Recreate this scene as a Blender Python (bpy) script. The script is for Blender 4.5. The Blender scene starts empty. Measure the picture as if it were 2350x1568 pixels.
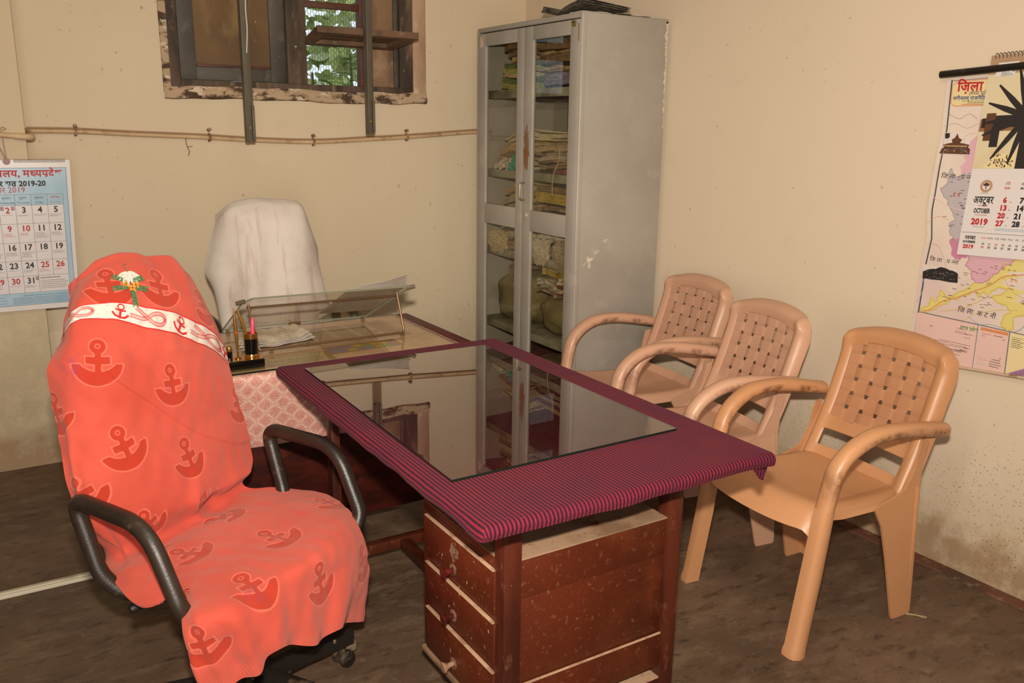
import bpy, bmesh, math, random
import numpy as np
from mathutils import Vector, Matrix, Quaternion
from mathutils.geometry import tessellate_polygon
R_ = math.radians
scene = bpy.context.scene
col = scene.collection
random.seed(7)

# ------------------------------------------------------------------ camera
cam_d = bpy.data.cameras.new('camera')
cam = bpy.data.objects.new('camera', cam_d)
col.objects.link(cam)
cam_d.sensor_width = 36.0
cam_d.lens = 1995.02 / 2350.0 * 36.0
cam_d.clip_start = 0.02
PITCH, YAW, ROLL = 0.24263369, -0.56063798, 0.01439257


def cam_rows():
    cy, sy = math.cos(YAW), math.sin(YAW)
    Rz = np.array([[cy, sy, 0], [-sy, cy, 0], [0, 0, 1]])
    cp, sp = math.cos(PITCH), math.sin(PITCH)
    Rx = np.array([[1, 0, 0], [0, cp, -sp], [0, sp, cp]])
    cr, sr = math.cos(ROLL), math.sin(ROLL)
    Rr = np.array([[cr, 0, sr], [0, 1, 0], [-sr, 0, cr]])
    return Rr @ Rx @ Rz


_r = cam_rows()
cam.matrix_world = Matrix(((_r[0][0], _r[2][0], -_r[1][0], 0.0),
                           (_r[0][1], _r[2][1], -_r[1][1], 0.0),
                           (_r[0][2], _r[2][2], -_r[1][2], 1.5),
                           (0, 0, 0, 1)))
scene.camera = cam

# ------------------------------------------------------------------ world, lights, exposure
w = bpy.data.worlds.new('overcast_sky')
scene.world = w
w.use_nodes = True
w.node_tree.nodes['Background'].inputs[0].default_value = (0.80, 0.93, 1.0, 1)
w.node_tree.nodes['Background'].inputs[1].default_value = 1.1


def area(name, loc, rot, sx, sy, power, color):
    d = bpy.data.lights.new(name, 'AREA')
    d.shape = 'RECTANGLE'
    d.size, d.size_y = sx, sy
    d.energy, d.color = power, color
    o = bpy.data.objects.new(name, d)
    o.location = loc
    o.rotation_euler = rot
    col.objects.link(o)
    return o


# the camera's flash, in the hot shoe above the lens
fl = area('camera_flash', (0, 0, 1.69), (0, 0, 0), 0.07, 0.045, 53.0, (1.0, 0.92, 0.80))
fl.data.spread = R_(120)      # the flash reflector narrows the beam
fl.matrix_world = Matrix.Translation((0, 0, 1.69)) @ cam.matrix_world.to_3x3().to_4x4() @ Matrix.Rotation(R_(4), 4, 'X')
# added soft fill light, set in an unseen doorway behind the camera
area('door_fill_light', (-0.7, -1.72, 1.1), (R_(-90), 0, R_(180)), 1.2, 2.1, 37.0, (1.0, 0.95, 0.88))
# added fill from an unseen ceiling tube (its fitting is built further down)
area('fill_tube_light', (0.7, 0.9, 2.90), (0, 0, 0), 1.2, 0.05, 18.0, (1.0, 0.93, 0.82))

scene.view_settings.view_transform = 'Standard'
scene.view_settings.look = 'None'
scene.view_settings.gamma = 1.0
scene.view_settings.use_curve_mapping = False
scene.view_settings.exposure = 0.0


# ------------------------------------------------------------------ colours and materials
def lin(h):
    if not isinstance(h, str):
        return tuple(h)
    h = h.lstrip('#')
    out = []
    for i in (0, 2, 4):
        c = int(h[i:i + 2], 16) / 255.0
        out.append(c / 12.92 if c <= 0.04045 else ((c + 0.055) / 1.055) ** 2.4)
    return tuple(out)


class NT:
    """a small shorthand for building node trees"""

    def __init__(self, m):
        self.t = m.node_tree
        self.links = self.t.links

    def n(self, kind, ins=None, **props):
        nd = self.t.nodes.new(kind)
        for k, v in props.items():
            setattr(nd, k, v)
        for k, v in (ins or {}).items():
            self.put(nd.inputs[k], v)
        return nd

    def put(self, sock, v):
        if isinstance(v, bpy.types.NodeSocket):
            self.links.new(v, sock)
        elif isinstance(v, (tuple, list)) and sock.type == 'RGBA' and len(v) == 3:
            sock.default_value = (*v, 1)
        else:
            sock.default_value = v

    def math(self, op, a, b=0.0, c=None, clamp=False):
        ins = {0: a, 1: b}
        if c is not None:
            ins[2] = c
        return self.n('ShaderNodeMath', ins, operation=op, use_clamp=clamp).outputs[0]

    def mix(self, fac, a, b, blend='MIX'):
        return self.n('ShaderNodeMix', {0: fac, 6: a, 7: b}, data_type='RGBA', blend_type=blend).outputs[2]

    def rng(self, v, a, b, c=0.0, d=1.0):
        return self.n('ShaderNodeMapRange', {0: v, 1: a, 2: b, 3: c, 4: d}).outputs[0]

    def noise(self, vec, scale, detail=4.0, rough=0.55, stretch=None):
        if stretch:
            vec = self.n('ShaderNodeMapping', {0: vec, 3: stretch}).outputs[0]
        return self.n('ShaderNodeTexNoise', {'Vector': vec, 'Scale': scale, 'Detail': detail, 'Roughness': rough}).outputs[0]

    def coord(self, which='Object'):
        return self.n('ShaderNodeTexCoord').outputs[which]

    def pos(self):
        return self.n('ShaderNodeNewGeometry').outputs['Position']

    def xyz(self, v):
        return self.n('ShaderNodeSeparateXYZ', {0: v}).outputs


def new_mat(name):
    m = bpy.data.materials.new(name)
    m.use_nodes = True
    t = NT(m)
    t.b = m.node_tree.nodes['Principled BSDF']
    t.out = m.node_tree.nodes['Material Output']
    return m, t


def mat(name, base, rough=0.55, spec=0.4, metal=0.0, layers=(), bump=None, coord='Object', sheen=0.0):
    """layers: (colour, noise scale, low, high[, stretch[, detail]]) mixed over the base in turn"""
    m, t = new_mat(name)
    t.put(t.b.inputs['Roughness'], rough)
    t.put(t.b.inputs['Metallic'], metal)
    t.put(t.b.inputs['Specular IOR Level'], spec)
    if sheen:
        t.put(t.b.inputs['Sheen Weight'], sheen)
    c = lin(base)
    if layers or bump:
        v = t.coord(coord)
    if not layers:
        t.put(t.b.inputs['Base Color'], c)
    for L in layers:
        st = L[4] if len(L) > 4 else None
        dt = L[5] if len(L) > 5 else 4.0
        f = t.rng(t.noise(v, L[1], dt, 0.6, st), L[2], L[3])
        c = t.mix(f, c, lin(L[0]))
    if layers:
        t.put(t.b.inputs['Base Color'], c)
    if bump:
        st = bump[2] if len(bump) > 2 else None
        h = t.noise(v, bump[0], 5.0, 0.6, st)
        b = t.n('ShaderNodeBump', {'Height': h, 'Strength': bump[1], 'Distance': 0.01})
        t.put(t.b.inputs['Normal'], b.outputs[0])
    return m


# ------------------------------------------------------------------ mesh building
class MB:
    def __init__(self):
        self.v, self.f, self.m = [], [], []
        self.uv = None

    def add(self, vs, fs, mi=0):
        o = len(self.v)
        self.v.extend(tuple(p) for p in vs)
        for f in fs:
            self.f.append(tuple(i + o for i in f))
            self.m.append(mi)
        return self

    def bm(self, b, mi=0, mx=None):
        b.verts.index_update()
        vs = [(mx @ v.co if mx else v.co) for v in b.verts]
        self.add(vs, [[v.index for v in f.verts] for f in b.faces], mi)
        b.free()
        return self

    def box(self, x0, x1, y0, y1, z0, z1, mi=0, bev=0.0, seg=2, mx=None):
        b = bmesh.new()
        bmesh.ops.create_cube(b, size=1.0)
        for v in b.verts:
            v.co = Vector(((x0 + x1) / 2 + v.co.x * (x1 - x0), (y0 + y1) / 2 + v.co.y * (y1 - y0), (z0 + z1) / 2 + v.co.z * (z1 - z0)))
        if bev:
            bmesh.ops.bevel(b, geom=list(b.edges), offset=bev, segments=seg, affect='EDGES', profile=0.5)
        return self.bm(b, mi, mx)

    def grid(self, P, mi=0, flip=False):
        nu, nv = len(P), len(P[0])
        vs = [p for r in P for p in r]
        fs = []
        for i in range(nu - 1):
            for j in range(nv - 1):
                q = (i * nv + j, (i + 1) * nv + j, (i + 1) * nv + j + 1, i * nv + j + 1)
                fs.append(q[::-1] if flip else q)
        return self.add(vs, fs, mi)

    def slab(self, P, th, mi=0, nrm=None):
        """closed slab from a grid of points, th along nrm (or the local normal)"""
        P = np.array(P, float)
        if nrm is None:
            du = np.gradient(P, axis=0)
            dv = np.gradient(P, axis=1)
            n = np.cross(du, dv)
            n /= np.linalg.norm(n, axis=2, keepdims=True) + 1e-12
        else:
            n = np.zeros_like(P) + np.array(nrm)
        Q = P - n * th
        nu, nv = P.shape[:2]
        N = nu * nv
        vs = list(P.reshape(-1, 3)) + list(Q.reshape(-1, 3))
        fs = []
        for i in range(nu - 1):
            for j in range(nv - 1):
                a, b, c, d = i * nv + j, (i + 1) * nv + j, (i + 1) * nv + j + 1, i * nv + j + 1
                fs.append((a, b, c, d))
                fs.append((N + d, N + c, N + b, N + a))
        ring = [(i, 0) for i in range(nu)] + [(nu - 1, j) for j in range(1, nv)] + [(i, nv - 1) for i in range(nu - 2, -1, -1)] + [(0, j) for j in range(nv - 2, 0, -1)]
        ids = [i * nv + j for i, j in ring]
        for k in range(len(ids)):
            a, b = ids[k], ids[(k + 1) % len(ids)]
            fs.append((b, a, N + a, N + b))
        return self.add(vs, fs, mi)

    def tube(self, pts, r=0.01, seg=10, mi=0, closed=False, sec=None, up=None, scale=None, caps=True):
        pts = [Vector(p) for p in pts]
        n = len(pts)
        if sec is None:
            sec = [(math.cos(2 * math.pi * k / seg), math.sin(2 * math.pi * k / seg)) for k in range(seg)]
        ns = len(sec)
        tan = []
        for i in range(n):
            a = pts[(i - 1) % n] if (closed or i > 0) else pts[i]
            b = pts[(i + 1) % n] if (closed or i < n - 1) else pts[i]
            tan.append((b - a).normalized())
        if up is None:
            t0 = tan[0]
            up0 = Vector((0, 0, 1)) if abs(t0.z) < 0.9 else Vector((1, 0, 0))
        else:
            up0 = Vector(up)
        x = (up0 - tan[0] * up0.dot(tan[0])).normalized()
        vs = []
        for i in range(n):
            t = tan[i]
            if up is not None:
                x = (up0 - t * up0.dot(t))
            else:
                x = (x - t * x.dot(t))
            x.normalize()
            y = t.cross(x)
            rr = r[i] if isinstance(r, (list, tuple)) else r
            sc = scale[i] if scale else (1, 1)
            for a, b in sec:
                vs.append(pts[i] + x * (a * rr * sc[0]) + y * (b * rr * sc[1]))
        fs = []
        for i in range(n if closed else n - 1):
            j = (i + 1) % n
            for k in range(ns):
                l = (k + 1) % ns
                fs.append((i * ns + k, i * ns + l, j * ns + l, j * ns + k))
        if not closed and caps:
            fs.append(tuple(range(ns))[::-1])
            fs.append(tuple((n - 1) * ns + k for k in range(ns)))
        return self.add(vs, fs, mi)

    def lathe(self, prof, loc=(0, 0, 0), axis=(0, 0, 1), seg=24, mi=0):
        q = Vector((0, 0, 1)).rotation_difference(Vector(axis)).to_matrix()
        L = Vector(loc)
        vs, fs = [], []
        for r, z in prof:
            for k in range(seg):
                a = 2 * math.pi * k / seg
                vs.append(L + q @ Vector((max(r, 1e-5) * math.cos(a), max(r, 1e-5) * math.sin(a), z)))
        for i in range(len(prof) - 1):
            for k in range(seg):
                l = (k + 1) % seg
                fs.append((i * seg + k, i * seg + l, (i + 1) * seg + l, (i + 1) * seg + k))
        fs.append(tuple(range(seg))[::-1])
        fs.append(tuple((len(prof) - 1) * seg + k for k in range(seg)))
        return self.add(vs, fs, mi)

    def poly(self, pts, fn, mi=0):
        """flat polygon (may be concave) from 2D points laid on a surface by fn(a, b) -> 3D"""
        tris = tessellate_polygon([[Vector((p[0], p[1], 0)) for p in pts]])
        return self.add([fn(*p) for p in pts], [tuple(t) for t in tris], mi)

    def prism(self, pts, fn, th, mi=0):
        """2D outline extruded: fn(a, b, h) -> 3D for h = 0 and th"""
        n = len(pts)
        tris = tessellate_polygon([[Vector((p[0], p[1], 0)) for p in pts]])
        vs = [fn(p[0], p[1], 0) for p in pts] + [fn(p[0], p[1], th) for p in pts]
        fs = [tuple(t) for t in tris] + [tuple(n + i for i in t[::-1]) for t in tris]
        fs += [(i, n + i, n + (i + 1) % n, (i + 1) % n) for i in range(n)]
        return self.add(vs, fs, mi)

    MARKS = set('\u093c\u0941\u0942\u0943\u0947\u0948\u0902\u0901\u094d')

    def glyphs(self, body, size, off):
        c = bpy.data.curves.new('lettering', 'FONT')
        c.body, c.size, c.offset = body, size, off
        c.resolution_u = 2
        o = bpy.data.objects.new('lettering', c)
        col.objects.link(o)
        bpy.context.view_layer.update()
        me = bpy.data.meshes.new_from_object(o.evaluated_get(bpy.context.evaluated_depsgraph_get()))
        b = bmesh.new()
        b.from_mesh(me)
        bpy.data.objects.remove(o)
        bpy.data.curves.remove(c)
        bpy.data.meshes.remove(me)
        return b

    def deva(self, body, fn, x, y, size, mi=0, align='LEFT', off=0.0, shear=0.0, width=None):
        """Devanagari: the i-sign goes before its letter, half letters lose their stem, a joined r is a stroke below"""
        cl = []
        i = 0
        while i < len(body):
            ch = body[i]
            if not ('\u0900' <= ch <= '\u097f'):
                j = i
                while j < len(body) and not ('\u0900' <= body[j] <= '\u097f'):
                    j += 1
                cl.append((body[i:j], '', 'L'))
                i = j
                continue
            j = i + 1
            mk, kind = '', 'B'
            while j < len(body) and body[j] in self.MARKS:
                if body[j] == '\u094d':
                    if j + 1 < len(body) and body[j + 1] == '\u0930':
                        kind = 'R'
                        j += 2
                        continue
                    if j + 1 < len(body) and '\u0905' <= body[j + 1] <= '\u0939':
                        kind = 'H'
                        j += 1
                        break
                mk += body[j]
                j += 1
            pre = j < len(body) and body[j] == '\u093f'
            if pre:
                k = len(cl)
                while k and cl[k - 1][2] == 'H':
                    k -= 1
                cl.insert(k, ('\u093f', '', 'I'))
                j += 1
            cl.append((ch, mk, kind))
            i = j
        X, vs, fs = 0.0, [], []
        for ch, mk, kind in cl:
            if kind == 'L':
                b = self.glyphs(ch + '|', size, off)
                xm = max(v.co.x for v in b.verts)
                b2 = self.glyphs('|', size, off)
                adv = xm - max(v.co.x for v in b2.verts)
                b2.free()
                b.free()
                b = self.glyphs(ch, size, off)
            else:
                b = self.glyphs(ch, size, off)
                xm = max(v.co.x for v in b.verts)
                adv = xm - 0.004 * size
                if mk:
                    b.free()
                    b = self.glyphs(ch + mk, size, off)
                if kind == 'I':
                    adv = size * 0.26
                if kind == 'H':
                    adv = xm * 0.74
                    bmesh.ops.bisect_plane(b, geom=list(b.verts) + list(b.edges) + list(b.faces), plane_co=(adv, 0, 0), plane_no=(1, 0, 0), clear_outer=True)
                if kind == 'R':
                    q = [(xm * 0.80, size * 0.20), (xm * 0.88, size * 0.14), (xm * 0.42, -size * 0.10), (xm * 0.36, -size * 0.04)]
                    b.faces.new([b.verts.new((p[0], p[1], 0)) for p in q])
            b.verts.index_update()
            o0 = len(vs)
            vs += [(v.co.x + X, v.co.y) for v in b.verts]
            fs += [tuple(v.index + o0 for v in f.verts) for f in b.faces]
            b.free()
            X += adv
        k = width / X if width else 1.0
        sh = {'LEFT': 0.0, 'CENTER': -X * k / 2, 'RIGHT': -X * k}[align]
        return self.add([fn(x + sh + p[0] * k + p[1] * shear, y + p[1]) for p in vs], fs, mi)

    def text(self, body, fn, x, y, size, mi=0, align='LEFT', off=0.0, shear=0.0, space=1.0, width=None):
        if any('\u0900' <= ch <= '\u097f' for ch in body):
            return self.deva(body, fn, x, y, size, mi, align, off, shear, width)
        c = bpy.data.curves.new('lettering', 'FONT')
        c.body, c.size, c.align_x, c.offset, c.shear = body, size, align, off, shear
        c.space_character = space
        c.resolution_u = 2
        o = bpy.data.objects.new('lettering', c)
        col.objects.link(o)
        bpy.context.view_layer.update()
        dg = bpy.context.evaluated_depsgraph_get()
        me = bpy.data.meshes.new_from_object(o.evaluated_get(dg))
        k = 1.0
        if width and len(me.vertices):
            xs = [v.co.x for v in me.vertices]
            k = width / (max(xs) - min(xs))
        self.add([fn(x + v.co.x * k, y + v.co.y) for v in me.vertices], [tuple(p.vertices) for p in me.polygons], mi)
        bpy.data.objects.remove(o)
        bpy.data.curves.remove(c)
        bpy.data.meshes.remove(me)
        return self


def recalc(me):
    b = bmesh.new()
    b.from_mesh(me)
    bmesh.ops.recalc_face_normals(b, faces=b.faces)
    b.to_mesh(me)
    b.free()


def build(name, mb, mats, smooth=35, fix=True):
    me = bpy.data.meshes.new(name)
    me.from_pydata([tuple(v) for v in mb.v], [], mb.f)
    if not isinstance(mats, (list, tuple)):
        mats = [mats]
    for m in mats:
        me.materials.append(m)
    me.polygons.foreach_set('material_index', mb.m)
    if fix:
        recalc(me)
    if smooth:
        me.polygons.foreach_set('use_smooth', [True] * len(me.polygons))
        me.set_sharp_from_angle(angle=R_(smooth))
    me.update()
    o = bpy.data.objects.new(name, me)
    col.objects.link(o)
    return o


def tag(o, label=None, cat=None, group=None, kind=None):
    if label:
        o['label'] = label
    if cat:
        o['category'] = cat
    if group:
        o['group'] = group
    if kind:
        o['kind'] = kind
    return o


def wmat(o):
    m = o.matrix_basis.copy()
    while o.parent:
        o = o.parent
        m = o.matrix_basis @ m
    return m


def thing(name, label, cat, loc=(0, 0, 0), rz=0.0, group=None):
    o = bpy.data.objects.new(name, None)
    o.empty_display_size = 0.05
    col.objects.link(o)
    o.location = loc
    o.rotation_euler = (0, 0, rz)
    return tag(o, label, cat, group)


def part(name, mb, mats, parent, smooth=35, local=False, label=None, fix=True):
    """mesh given in world coordinates (or the parent's own when local), parented to its thing"""
    o = build(name, mb, mats, smooth, fix)
    if not local:
        o.data.transform(wmat(parent).inverted())
    o.parent = parent
    if label:
        o['label'] = label
    return o


def single(name, mb, mats, label, cat, group=None, smooth=35, kind=None, fix=True):
    """a thing that is one mesh, its origin moved to its base"""
    o = build(name, mb, mats, smooth, fix)
    a = np.array([v.co[:] for v in o.data.vertices])
    c = Vector((float((a[:, 0].min() + a[:, 0].max()) / 2), float((a[:, 1].min() + a[:, 1].max()) / 2), float(a[:, 2].min())))
    o.data.transform(Matrix.Translation(-c))
    o.location = c
    return tag(o, label, cat, group, kind)


def struct(name, mb, mats, smooth=35, parent=None):
    o = build(name, mb, mats, smooth)
    if parent:
        o.parent = parent
    else:
        o['kind'] = 'structure'
    return o


def spline(pts, per=8, closed=False):
    """Catmull-Rom through the points"""
    P = [np.array(p, float) for p in pts]
    n = len(P)
    out = []
    for i in range(n if closed else n - 1):
        p1, p2 = P[i], P[(i + 1) % n]
        p0 = P[(i - 1) % n] if (closed or i > 0) else 2 * p1 - p2
        p3 = P[(i + 2) % n] if (closed or i + 2 < n) else 2 * p2 - p1
        for k in range(per):
            t = k / per
            out.append(0.5 * ((2 * p1) + (p2 - p0) * t + (2 * p0 - 5 * p1 + 4 * p2 - p3) * t * t + (3 * p1 - p0 - 3 * p2 + p3) * t ** 3))
    if not closed:
        out.append(P[-1])
    return out


def fillet(pts, r, n=6):
    """polyline with its inner corners rounded"""
    P = [Vector(p) for p in pts]
    out = [P[0]]
    for i in range(1, len(P) - 1):
        rr = r[i] if isinstance(r, (list, tuple)) else r
        a = (P[i - 1] - P[i])
        b = (P[i + 1] - P[i])
        d = min(rr, a.length * 0.48, b.length * 0.48)
        p0, p2 = P[i] + a.normalized() * d, P[i] + b.normalized() * d
        for k in range(n + 1):
            t = k / n
            out.append(p0 * (1 - t) ** 2 + P[i] * 2 * t * (1 - t) + p2 * t * t)
    out.append(P[-1])
    return out


def noise2(rs, n=6, f0=1.0, f1=4.0):
    """a smooth random function of two numbers (a sum of sines)"""
    ks = [(rs.uniform(-1, 1), rs.uniform(-1, 1), rs.uniform(0, 6.28), rs.uniform(f0, f1)) for _ in range(n)]

    def fn(a, b):
        s = 0.0
        for kx, ky, ph, f in ks:
            q = math.hypot(kx, ky) + 1e-6
            s = s + np.sin((kx * a + ky * b) / q * f * 6.283 + ph) / n ** 0.5
        return s
    return fn

# ------------------------------------------------------------------ the room
XR, YB, YP = 2.81, 4.38, 4.18          # right wall, back wall, front of the pier at its left


def wall_mat(name, base, stain, mould, grime_h, pits=False):
    m, t = new_mat(name)
    p = t.pos()
    z = t.xyz(p)[2]
    c = lin(base)
    c = t.mix(t.rng(t.noise(p, 0.9, 3), 0.42, 0.72, 0, 0.35), c, lin(stain))
    c = t.mix(t.rng(t.noise(p, 5.5, 5, 0.65), 0.60, 0.80, 0, 0.22), c, lin(mould))
    # small scuffs and fly spots
    c = t.mix(t.rng(t.noise(p, 38, 2, 0.5), 0.735, 0.76, 0, 0.45), c, lin('#7a6248'))
    # damp and dirt creeping up from the floor, with a ragged edge
    n1 = t.noise(p, 3.2, 6, 0.65)
    n2 = t.noise(p, 14, 6, 0.7)
    hh = t.math('ADD', t.math('MULTIPLY', n1, 0.75), t.math('MULTIPLY', n2, 0.5))
    lvl = t.math('SUBTRACT', t.math('MULTIPLY', hh, grime_h), z)
    c = t.mix(t.rng(lvl, -0.12, 0.25, 0, 0.55), c, lin(mould))
    c = t.mix(t.math('MULTIPLY', t.rng(lvl, 0.05, 0.20, 0, 0.8), t.rng(n2, 0.42, 0.60)), c, lin('#c9b292'))
    low = t.math('SUBTRACT', t.math('MULTIPLY', hh, 0.30), z)
    c = t.mix(t.math('MULTIPLY', t.rng(low, -0.02, 0.08, 0, 0.85), t.rng(n2, 0.35, 0.55, 0.35, 1.0)), c, lin('#9c7e60'))
    bump_h = t.math('MULTIPLY', n2, t.rng(lvl, -0.1, 0.2, 0.10, 1.0))
    if pits:
        pit = t.n('ShaderNodeTexVoronoi', {'Vector': p, 'Scale': 75.0}).outputs[0]
        near = t.math('MULTIPLY', t.rng(z, 0.95, 0.30), t.rng(t.noise(p, 2.2, 2), 0.45, 0.60))
        f = t.math('MULTIPLY', t.rng(pit, 0.22, 0.12), near)
        c = t.mix(t.math('MULTIPLY', f, 0.75), c, lin('#6d5238'))
    t.put(t.b.inputs['Base Color'], c)
    t.put(t.b.inputs['Roughness'], 0.62)
    t.put(t.b.inputs['Specular IOR Level'], 0.25)
    b = t.n('ShaderNodeBump', {'Height': bump_h, 'Strength': 0.35, 'Distance': 0.01})
    t.put(t.b.inputs['Normal'], b.outputs[0])
    return m


M_WALL_B = wall_mat('cream_distemper_back', '#d4c1a4', '#c9b597', '#ab9a80', 0.66)
M_WALL_R = wall_mat('cream_distemper_right', '#d6c3aa', '#cdb99f', '#b8a386', 0.56, pits=True)
M_WALL_P = wall_mat('cream_distemper_pier', '#cfbc9c', '#c6b293', '#9a8b72', 0.95)
M_CEIL = mat('ceiling_white', '#d9cdb8', 0.8)


def floor_mat():
    m, t = new_mat('worn_dark_concrete')
    p = t.pos()
    c = lin('#6b5341')
    st = t.n('ShaderNodeMapping', {0: p, 2: (0, 0, 0.5), 3: (1, 2.3, 1)}).outputs[0]
    c = t.mix(t.rng(t.noise(p, 1.3, 4, 0.6), 0.38, 0.66), c, lin('#4e3c2e'))
    c = t.mix(t.rng(t.noise(st, 6, 6, 0.7), 0.50, 0.66, 0, 0.75), c, lin('#77624d'))
    c = t.mix(t.rng(t.noise(st, 11, 6, 0.7), 0.53, 0.68, 0, 0.75), c, lin('#32261d'))
    c = t.mix(t.rng(t.noise(p, 2.4, 5, 0.7), 0.56, 0.70, 0, 0.7), c, lin('#664638'))
    c = t.mix(t.rng(t.noise(p, 24, 5, 0.7), 0.60, 0.74, 0, 0.6), c, lin('#8a745a'))
    c = t.mix(t.rng(t.noise(p, 120, 2, 0.5), 0.73, 0.77, 0, 0.7), c, lin('#b7a48a'))
    t.put(t.b.inputs['Base Color'], c)
    t.put(t.b.inputs['Roughness'], t.rng(t.noise(p, 9, 5, 0.6), 0.3, 0.7, 0.42, 0.68))
    t.put(t.b.inputs['Specular IOR Level'], 0.35)
    b = t.n('ShaderNodeBump', {'Height': t.noise(p, 30, 5, 0.6), 'Strength': 0.15, 'Distance': 0.01})
    t.put(t.b.inputs['Normal'], b.outputs[0])
    return m


struct('floor', MB().box(-2.45, 3.0, -1.75, 4.7, -0.1, 0.0), floor_mat(), 0)
struct('ceiling', MB().box(-2.45, 3.0, -1.75, 4.7, 3.0, 3.1), M_CEIL, 0)
# back wall in four pieces round the window opening
OX0, OX1, OZ0, OZ1 = 0.868, 2.105, 1.655, 2.72
mb = MB()
mb.box(-2.45, OX0, YB, YB + 0.3, 0, 3.0).box(OX1, XR + 0.19, YB, YB + 0.3, 0, 3.0)
mb.box(OX0, OX1, YB, YB + 0.3, 0, OZ0).box(OX0, OX1, YB, YB + 0.3, OZ1, 3.0)
struct('wall_back', mb, M_WALL_B, 0)
struct('wall_right', MB().box(XR, XR + 0.19, -1.75, YB, 0, 3.0), M_WALL_R, 0)
struct('wall_left', MB().box(-2.45, -2.3, -1.75, YB, 0, 3.0), M_WALL_P, 0)
mb = MB()
mb.box(-2.3, -1.35, -1.75, -1.6, 0, 3.0).box(-0.05, XR, -1.75, -1.6, 0, 3.0).box(-1.35, -0.05, -1.75, -1.6, 2.15, 3.0)  # unseen doorway gap, added to let the fill light in
struct('wall_front', mb, M_WALL_P, 0)
struct('wall_pier', MB().box(-2.3, 0.247, YP, YB, 0, 3.0, bev=0.006), M_WALL_P, 40)
M_SKIRT = mat('red_oxide_border', '#6d4636', 0.7, layers=[('#4f3a2d', 5, 0.45, 0.6), ('#8a6a50', 22, 0.55, 0.7)])
struct('trim_1', MB().box(XR - 0.055, XR, -1.6, YB, 0, 0.006), M_SKIRT, 0)

# ------------------------------------------------------------------ window
M_PEEL = mat('peeling_whitewash', '#b49a7c', 0.85, layers=[('#4e3a2a', 9, 0.47, 0.56, (1, 1, 2.4)), ('#d2bfa6', 15, 0.55, 0.62, (1, 1, 2.0)), ('#6b4a38', 30, 0.60, 0.66)], bump=(18, 0.5))
M_PEELR = mat('faded_pink_plaster', '#b8977c', 0.85, layers=[('#9c7a62', 5, 0.45, 0.65, (1, 1, 0.4)), ('#c8ae94', 14, 0.57, 0.68)], bump=(18, 0.2))
M_WOOD = mat('weathered_frame_wood', '#5b493b', 0.75, layers=[('#3d3128', 5, 0.42, 0.62, (3, 3, 0.5)), ('#7d6450', 12, 0.56, 0.70, (2, 2, 0.6)), ('#cfc0a8', 55, 0.70, 0.74)], bump=(22, 0.25))
M_TEAL = mat('grey_green_paint', '#544d44', 0.6, layers=[('#403a33', 3, 0.42, 0.6), ('#6a6459', 8, 0.55, 0.72), ('#d8d0c0', 45, 0.715, 0.74, (1, 1, 0.45))], bump=(20, 0.12))
M_PANEL = mat('brown_shutter_panel', '#71542f', 0.6, layers=[('#5d4428', 2.2, 0.45, 0.65), ('#82653d', 7, 0.54, 0.7, (1, 1, 0.5)), ('#c9b48c', 50, 0.72, 0.75, (1, 1, 0.45))])
M_PANEL2 = mat('faded_brown_panel', '#8a6c50', 0.7, layers=[('#6e543e', 4, 0.45, 0.62, (2, 2, 0.5)), ('#a08263', 9, 0.55, 0.7)])
M_RED = mat('red_brown_bar', '#5f3a29', 0.6, layers=[('#4a281c', 7, 0.45, 0.6)])
win = struct('window_1', MB()
             .box(0.868, 0.915, YB - 0.012, YB + 0.07, OZ0, OZ1, bev=0.004)
             .box(0.915, 2.10, YB - 0.012, YB + 0.07, OZ0 + 0.002, 1.69, bev=0.004)
             .box(1.42, 1.518, YB - 0.022, YB + 0.07, 1.688, OZ1, bev=0.005)
             .box(2.025, 2.102, YB - 0.010, YB + 0.07, 1.688, OZ1, bev=0.004)
             .box(0.915, 2.10, YB - 0.010, YB + 0.07, 2.66, OZ1, bev=0.004), M_WOOD)
# whitewashed surround: left edge, sill and right jamb
nz = noise2(random, 8, 2, 9)
P = []
for i in range(90):
    x = 0.838 + (2.176 - 0.838) * i / 89
    e = 0.004 * nz(x, 0)
    P.append([(x, YB + 0.002, 1.604 + e), (x, YB - 0.020 - 0.3 * e, 1.610 + e), (x, YB - 0.024 + 0.002 * nz(x * 2, 1), 1.632), (x, YB - 0.017, 1.655 + e), (x, YB - 0.004, 1.672 + 1.5 * e)])
part('window_sill', MB().grid(P), M_PEEL, win, 50)
part('window_surround', MB().box(0.838, 0.872, YB - 0.012, YB + 0.004, 1.63, 2.75, 0, 0.004).box(2.098, 2.176, YB - 0.016, YB + 0.004, 1.632, 2.75, 1, 0.008), [M_PEEL, M_PEELR], win)
sh = part('window_shutter', MB()
          .box(0.918, 0.992, YB + 0.0, YB + 0.03, 1.692, 2.655, bev=0.003)
          .box(1.343, 1.418, YB + 0.0, YB + 0.03, 1.692, 2.655, bev=0.003)
          .box(0.99, 1.345, YB + 0.001, YB + 0.029, 1.692, 1.752, bev=0.003)
          .box(0.99, 1.345, YB + 0.001, YB + 0.029, 2.56, 2.655, bev=0.003), M_TEAL, win)
part('shutter_panel', MB().box(0.988, 1.347, YB + 0.012, YB + 0.022, 1.75, 2.565, 0), M_PANEL, sh, 0)
part('shutter_bead', MB().box(0.995, 1.34, YB + 0.002, YB + 0.014, 1.752, 1.764, 0, 0.003), M_RED, sh)
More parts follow.
